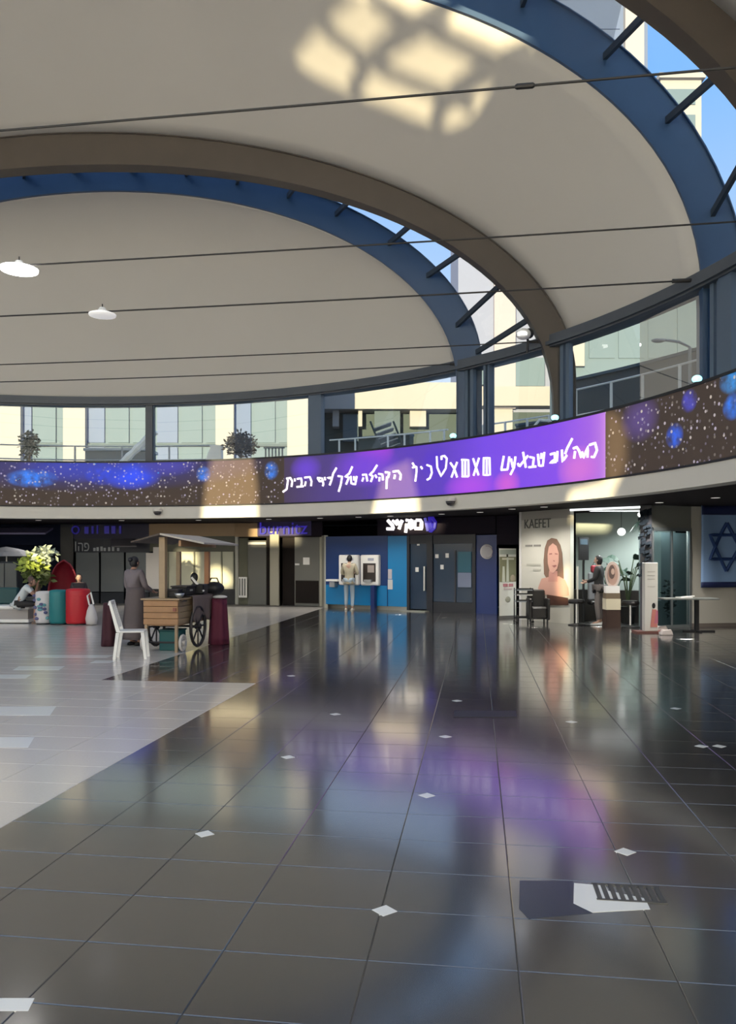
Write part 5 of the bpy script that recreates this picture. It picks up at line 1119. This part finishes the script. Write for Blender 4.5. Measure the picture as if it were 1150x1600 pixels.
def person(label, loc, rz, J, skin, hair, top, legs, shoes, scale=1.0, sleeve=1.0, dress=None, dress_z=.12, hairlen=0.0, bun=False, face=None, shorts=1.0):
    r = thing('person', label, 'person', loc, rz); j = {k: Vc(v)*scale for k, v in {**STAND, **J}.items()}; S = scale
    V = {}; Ed = []
    def n(k, p, rad): V[k] = (p, tuple(q*S for q in rad) if isinstance(rad, tuple) else rad*S)
    n('pelvis', j['pelvis'], (.135, .105)); n('belly', j['belly'], (.125, .095)); n('chest', j['chest'], (.15, .105)); n('neck', j['neck'], .055); n('skull', j['head']-Vc((0, 0, .05))*S, .055)
    for a, b in (('pelvis', 'belly'), ('belly', 'chest'), ('chest', 'neck'), ('neck', 'skull')): Ed.append((a, b))
    for sd in 'lr':
        n('sh'+sd, j['sh'+sd], .062); n('el'+sd, j['el'+sd], .043); n('wr'+sd, j['wr'+sd], .029); Ed += [('chest', 'sh'+sd), ('sh'+sd, 'el'+sd), ('el'+sd, 'wr'+sd)]
        n('hp'+sd, j['hp'+sd], .078); n('kn'+sd, j['kn'+sd], .060); n('cf'+sd, j['kn'+sd].lerp(j['an'+sd], .3), .056); n('an'+sd, j['an'+sd], .038); n('to'+sd, j['to'+sd], .032)
        Ed += [('pelvis', 'hp'+sd), ('hp'+sd, 'kn'+sd), ('kn'+sd, 'cf'+sd), ('cf'+sd, 'an'+sd), ('an'+sd, 'to'+sd)]
        d = (j['wr'+sd]-j['el'+sd]).normalized(); pm = j['wr'+sd]+d*.085*S; n('pm'+sd, pm, .030); Ed.append(('wr'+sd, 'pm'+sd))
    body = skin_mesh(V, Ed, 'pelvis')
    for sd in 'lr':                                        # five fingers per hand, each rooted in the palm
        d = (j['wr'+sd]-j['el'+sd]).normalized(); ac = d.cross(Vc((0, 1, .3))).normalized(); up = ac.cross(d); pm = j['wr'+sd]+d*.085*S
        if (sd == 'l') == (ac.x > 0): ac = -ac
        for k, (off, L) in enumerate(((-.027, .062), (-.009, .072), (.009, .068), (.026, .054))):
            b = pm+ac*off*S; body = add(body, MB().tube([b, b+d*L*.5*S+up*.006*S, b+d*L*.85*S+up*.022*S, b+d*L*S+up*.036*S], [.0095*S, .009*S, .008*S, .006*S], 6))
        b = j['wr'+sd]+d*.04*S; body = add(body, MB().tube([b, b-ac*.035*S+d*.03*S+up*.008*S, b-ac*.045*S+d*.062*S+up*.02*S], [.012*S, .010*S, .007*S], 6))
    h = j['head']; fd = (face or Vc((0, 1, 0))).normalized(); rt = fd.cross(Vc((0, 0, 1))).normalized()
    hd = MB(); hd.ball((0, 0, 0), 1, 1, 1, 16, 11)
    for v in hd.v:
        x, y, z = v; w = .073*(1-.22*max(-z, 0)); p = Vc((x*w, y*.092, z*.112))
        if y > .6 and abs(x) < .22 and -.25 < z < .1: p.y += .020
        q = rt*p.x+fd*p.y+Vc((0, 0, p.z)); v[:] = h+q*S
    body = add(body, hd)
    for sg in (-1, 1): e = MB().ball((0, 0, 0), .014*S, .02*S, .028*S, 8, 6); e.v = [h+rt*sg*.074*S+Vc((0, 0, -.005*S))+v for v in e.v]; body = add(body, e)
    body.sm = True; bo = body.build('body', skin, r)
    for sg in (-1, 1): MB().ball(tuple(h+(rt*sg*.03+fd*.086+Vc((0, 0, .008)))*S), .011*S, .011*S, .008*S, 8, 6).build('eye', M_black, r)
    MB().ball(tuple(h+(fd*.088+Vc((0, 0, -.052)))*S), .022*S, .010*S, .007*S, 8, 5).build('mouth', mat('lips', (.22, .07, .06), .5), r)
    hr = MB(); hr.ball((0, 0, 0), 1, 1, 1, 16, 10); keep = []
    for v in hr.v:
        x, y, z = v; p = Vc((x*.084, y*.100-.012, z*.112+.016))
        if y > .35 and z < .45: p.y = min(p.y, .03); p.z = max(p.z, .02) if abs(x) < .8 else p.z
        if hairlen and y < .3 and z < 0: p.z -= hairlen*abs(z)
        v[:] = h+(rt*p.x+fd*p.y+Vc((0, 0, p.z)))*S
    if bun: b_ = MB().ball(tuple(h+(-fd*.11+Vc((0, 0, .06)))*S), .05*S, .05*S, .045*S, 10, 7); add(hr, b_)
    hr.sm = True; hr.build('hair', hair, r)
    T = {}; te = []
    def tn(k, rad): T[k] = (V[k][0], tuple(q*S for q in rad) if isinstance(rad, tuple) else rad*S)
    tn('pelvis', (.158, .128)); tn('belly', (.150, .120)); tn('chest', (.176, .134)); te += [('pelvis', 'belly'), ('belly', 'chest')]
    if not dress: T['hem'] = (j['pelvis']+(j['pelvis']-j['belly']).normalized()*.09*S, (.182*S, .150*S)); te.append(('hem', 'pelvis'))
    T['collar'] = (j['chest'].lerp(j['neck'], .86), .080*S); te.append(('chest', 'collar'))
    for sd in 'lr':
        tn('sh'+sd, .078); te.append(('chest', 'sh'+sd)); tn('el'+sd, .058)
        if sleeve > .9: tn('wr'+sd, .046); T['wr'+sd] = (j['el'+sd].lerp(j['wr'+sd], .94), .044*S); te += [('sh'+sd, 'el'+sd), ('el'+sd, 'wr'+sd)]
        else: T['el'+sd] = (j['sh'+sd].lerp(j['el'+sd], sleeve), .062*S); te.append(('sh'+sd, 'el'+sd))
    skin_mesh(T, te, 'pelvis').build('top', top, r)
    if dress:
        pv = j['pelvis']; z1 = pv.z+.16*S; z0 = dress_z; fx = (j['anl']+j['anr'])/2
        MB().smooth().grid(lambda u_, v_: (fx.x*(1-v_)+pv.x*v_+(.26-.085*v_)*S*cos(2*pi*u_)*(1+.03*sin(u_*44)*(1-v_)), fx.y*(1-v_)+pv.y*v_+(.24-.095*v_)*S*sin(2*pi*u_)*(1+.03*sin(u_*44)*(1-v_)), z0+(z1-z0)*v_), 40, 10).build('skirt', dress, r, solid=.008)
    if legs:
        T = {}; te = []; T['pelvis'] = (j['pelvis'], (.138*S, .110*S))
        for sd in 'lr':
            T['hp'+sd] = (j['hp'+sd], .090*S); T['kn'+sd] = (j['kn'+sd], .074*S); te += [('pelvis', 'hp'+sd), ('hp'+sd, 'kn'+sd)]
            if shorts > .9: T['an'+sd] = (j['kn'+sd].lerp(j['an'+sd], .93), .056*S); te.append(('kn'+sd, 'an'+sd))
        skin_mesh(T, te, 'pelvis').build('trousers', legs, r)
    for sd in 'lr':
        a, t = j['an'+sd], j['to'+sd]; d = Vc((t.x-a.x, t.y-a.y, 0)).normalized() if (t-a).length > .01 else Vc((0, 1, 0)); e = d.cross(Vc((0, 0, 1)))
        z0 = min(a.z, t.z)-.08*S+.05*S; z0 = max(z0, .0); b = Vc((a.x, a.y, 0))-d*.07*S; f = Vc((a.x, a.y, 0))+d*.20*S
        prof_ = [(b, .035, .06), (b+d*.09*S, .042, .075), (b+d*.19*S, .047, .055), (f, .030, .035)]
        mb = MB().smooth()
        for p, w, hh in prof_:
            for ang in [pi*i/5 for i in range(6)]: mb.v.append(p+e*w*S*cos(ang)+Vc((0, 0, z0+hh*S*sin(ang))))
        for i in range(3):
            for q in range(6): q2 = (q+1) % 6; mb.f.append((i*6+q, i*6+q2, i*6+6+q2, i*6+6+q))
        mb.f += [tuple(range(6)), tuple(range(18, 24))]; mb.build('shoe', shoes, r)
    return r
M_sk = mat('skin_tan', (.36, .20, .14), .55); M_sk2 = mat('skin_fair', (.45, .28, .21), .55); M_hair = mat('hair_black', (.012, .010, .012), .5)
M_gtop = mat('dress_lilac_grey', (.17, .145, .16), .85, noise=.12, nscale=14); M_gskirt = mat('skirt_taupe_grey', (.105, .085, .09), .85, noise=.1, nscale=10)
person('woman with tied dark hair in a long lilac grey dress, standing at the cart', G(212, 1008), radians(-32),
       dict(pelvis=(0, 0, .94), belly=(-.02, .0, 1.08), chest=(-.05, .0, 1.27), neck=(-.07, .01, 1.43), head=(-.07, .04, 1.56), shl=(-.22, 0, 1.38), shr=(.12, .02, 1.37), ell=(-.27, .02, 1.10), elr=(.18, .08, 1.10), wrl=(-.22, .22, .96), wrr=(.14, .28, 1.02)),
       M_sk, M_hair, M_gtop, None, M_black, .97, dress=M_gskirt, bun=True)
person('customer in a beige jacket and pale jeans using the cash machines', (wp(562, .62).x, wp(562, .62).y, 0), radians(-14),
       dict(ell=(-.25, .04, 1.12), elr=(.25, .04, 1.12), wrl=(-.14, .24, 1.12), wrr=(.14, .24, 1.12), knr=(.09, .05, .49), anr=(.12, -.08, .08), tor=(.13, .08, .03), head=(0, .05, 1.57)),
       M_sk2, M_hair, mat('jacket_beige', (.44, .39, .29), .8), mat('jeans_pale', (.34, .42, .50), .8), mat('shoe_pale', (.55, .52, .46), .6), 1.0)
SIT = dict(pelvis=(0, 0, .53), belly=(0, .07, .66), chest=(0, .17, .82), neck=(0, .26, .95), head=(0, .33, 1.06), shl=(-.16, .20, .92), shr=(.16, .20, .92), ell=(-.17, .40, .74), elr=(.17, .40, .72), wrl=(-.08, .44, .95), wrr=(.06, .45, .70),
           hpl=(-.09, .04, .50), hpr=(.09, .04, .50), knl=(-.11, .44, .50), knr=(.11, .44, .50), anl=(-.11, .46, .08), anr=(.11, .40, .08), tol=(-.12, .62, .03), tor=(.12, .56, .03))
person('man in a white shirt and dark shorts, seated leaning forward on the bench', IP(28, d=19.45), radians(-72), SIT, M_sk, mat('hair_brown', (.10, .06, .05), .6), mat('shirt_white', (.60, .64, .66), .7), mat('shorts_dark', (.016, .014, .016), .7), mat('shoe_brown', (.15, .10, .08), .6), .97, sleeve=.7, face=Vc((.1, .9, -.35)), shorts=.5)
q = IP(123, d=20.3)
st = thing('cube_stool', 'dark cube stool hidden behind the red drum seat', 'stool', q); MB().box(-.2, .2, -.2, .2, .03, .42).build('body', M_shd, st, bevel=.02); MB().box(-.18, .18, -.18, .18, 0, .03).build('plinth', M_black, st)
up = dict(SIT); up.update(belly=(0, .01, .70), chest=(0, .02, .90), neck=(0, .03, 1.05), head=(0, .05, 1.18), shl=(-.16, .02, 1.0), shr=(.16, .02, 1.0), ell=(-.2, .08, .76), elr=(.2, .08, .76), wrl=(-.12, .30, .66), wrr=(.12, .30, .66), pelvis=(0, 0, .55), hpl=(-.09, .04, .52), hpr=(.09, .04, .52), knl=(-.1, .42, .50), knr=(.1, .42, .50), anl=(-.1, .44, .08), anr=(.1, .44, .08), tol=(-.1, .6, .03), tor=(.1, .6, .03))
person('dark-haired woman whose head shows behind the red drum seat', q, radians(205), up, M_sk2, M_hair, mat('blouse_dark', (.03, .022, .026), .7), mat('slacks_dark', (.02, .02, .022), .7), M_black, .93, hairlen=.10)
q = wp(931, -.18)
person('salon visitor in a black top and grey trousers standing by the plants', (q.x, q.y, 0), radians(60), dict(ell=(-.24, .05, 1.12), elr=(.22, .08, 1.12), wrl=(-.16, .26, 1.05), wrr=(.14, .28, 1.08)), M_sk2, M_hair, mat('top_black', (.012, .012, .014), .7), mat('trousers_grey', (.15, .13, .125), .7), mat('shoe_white', (.6, .6, .58), .5), .98, hairlen=.05)
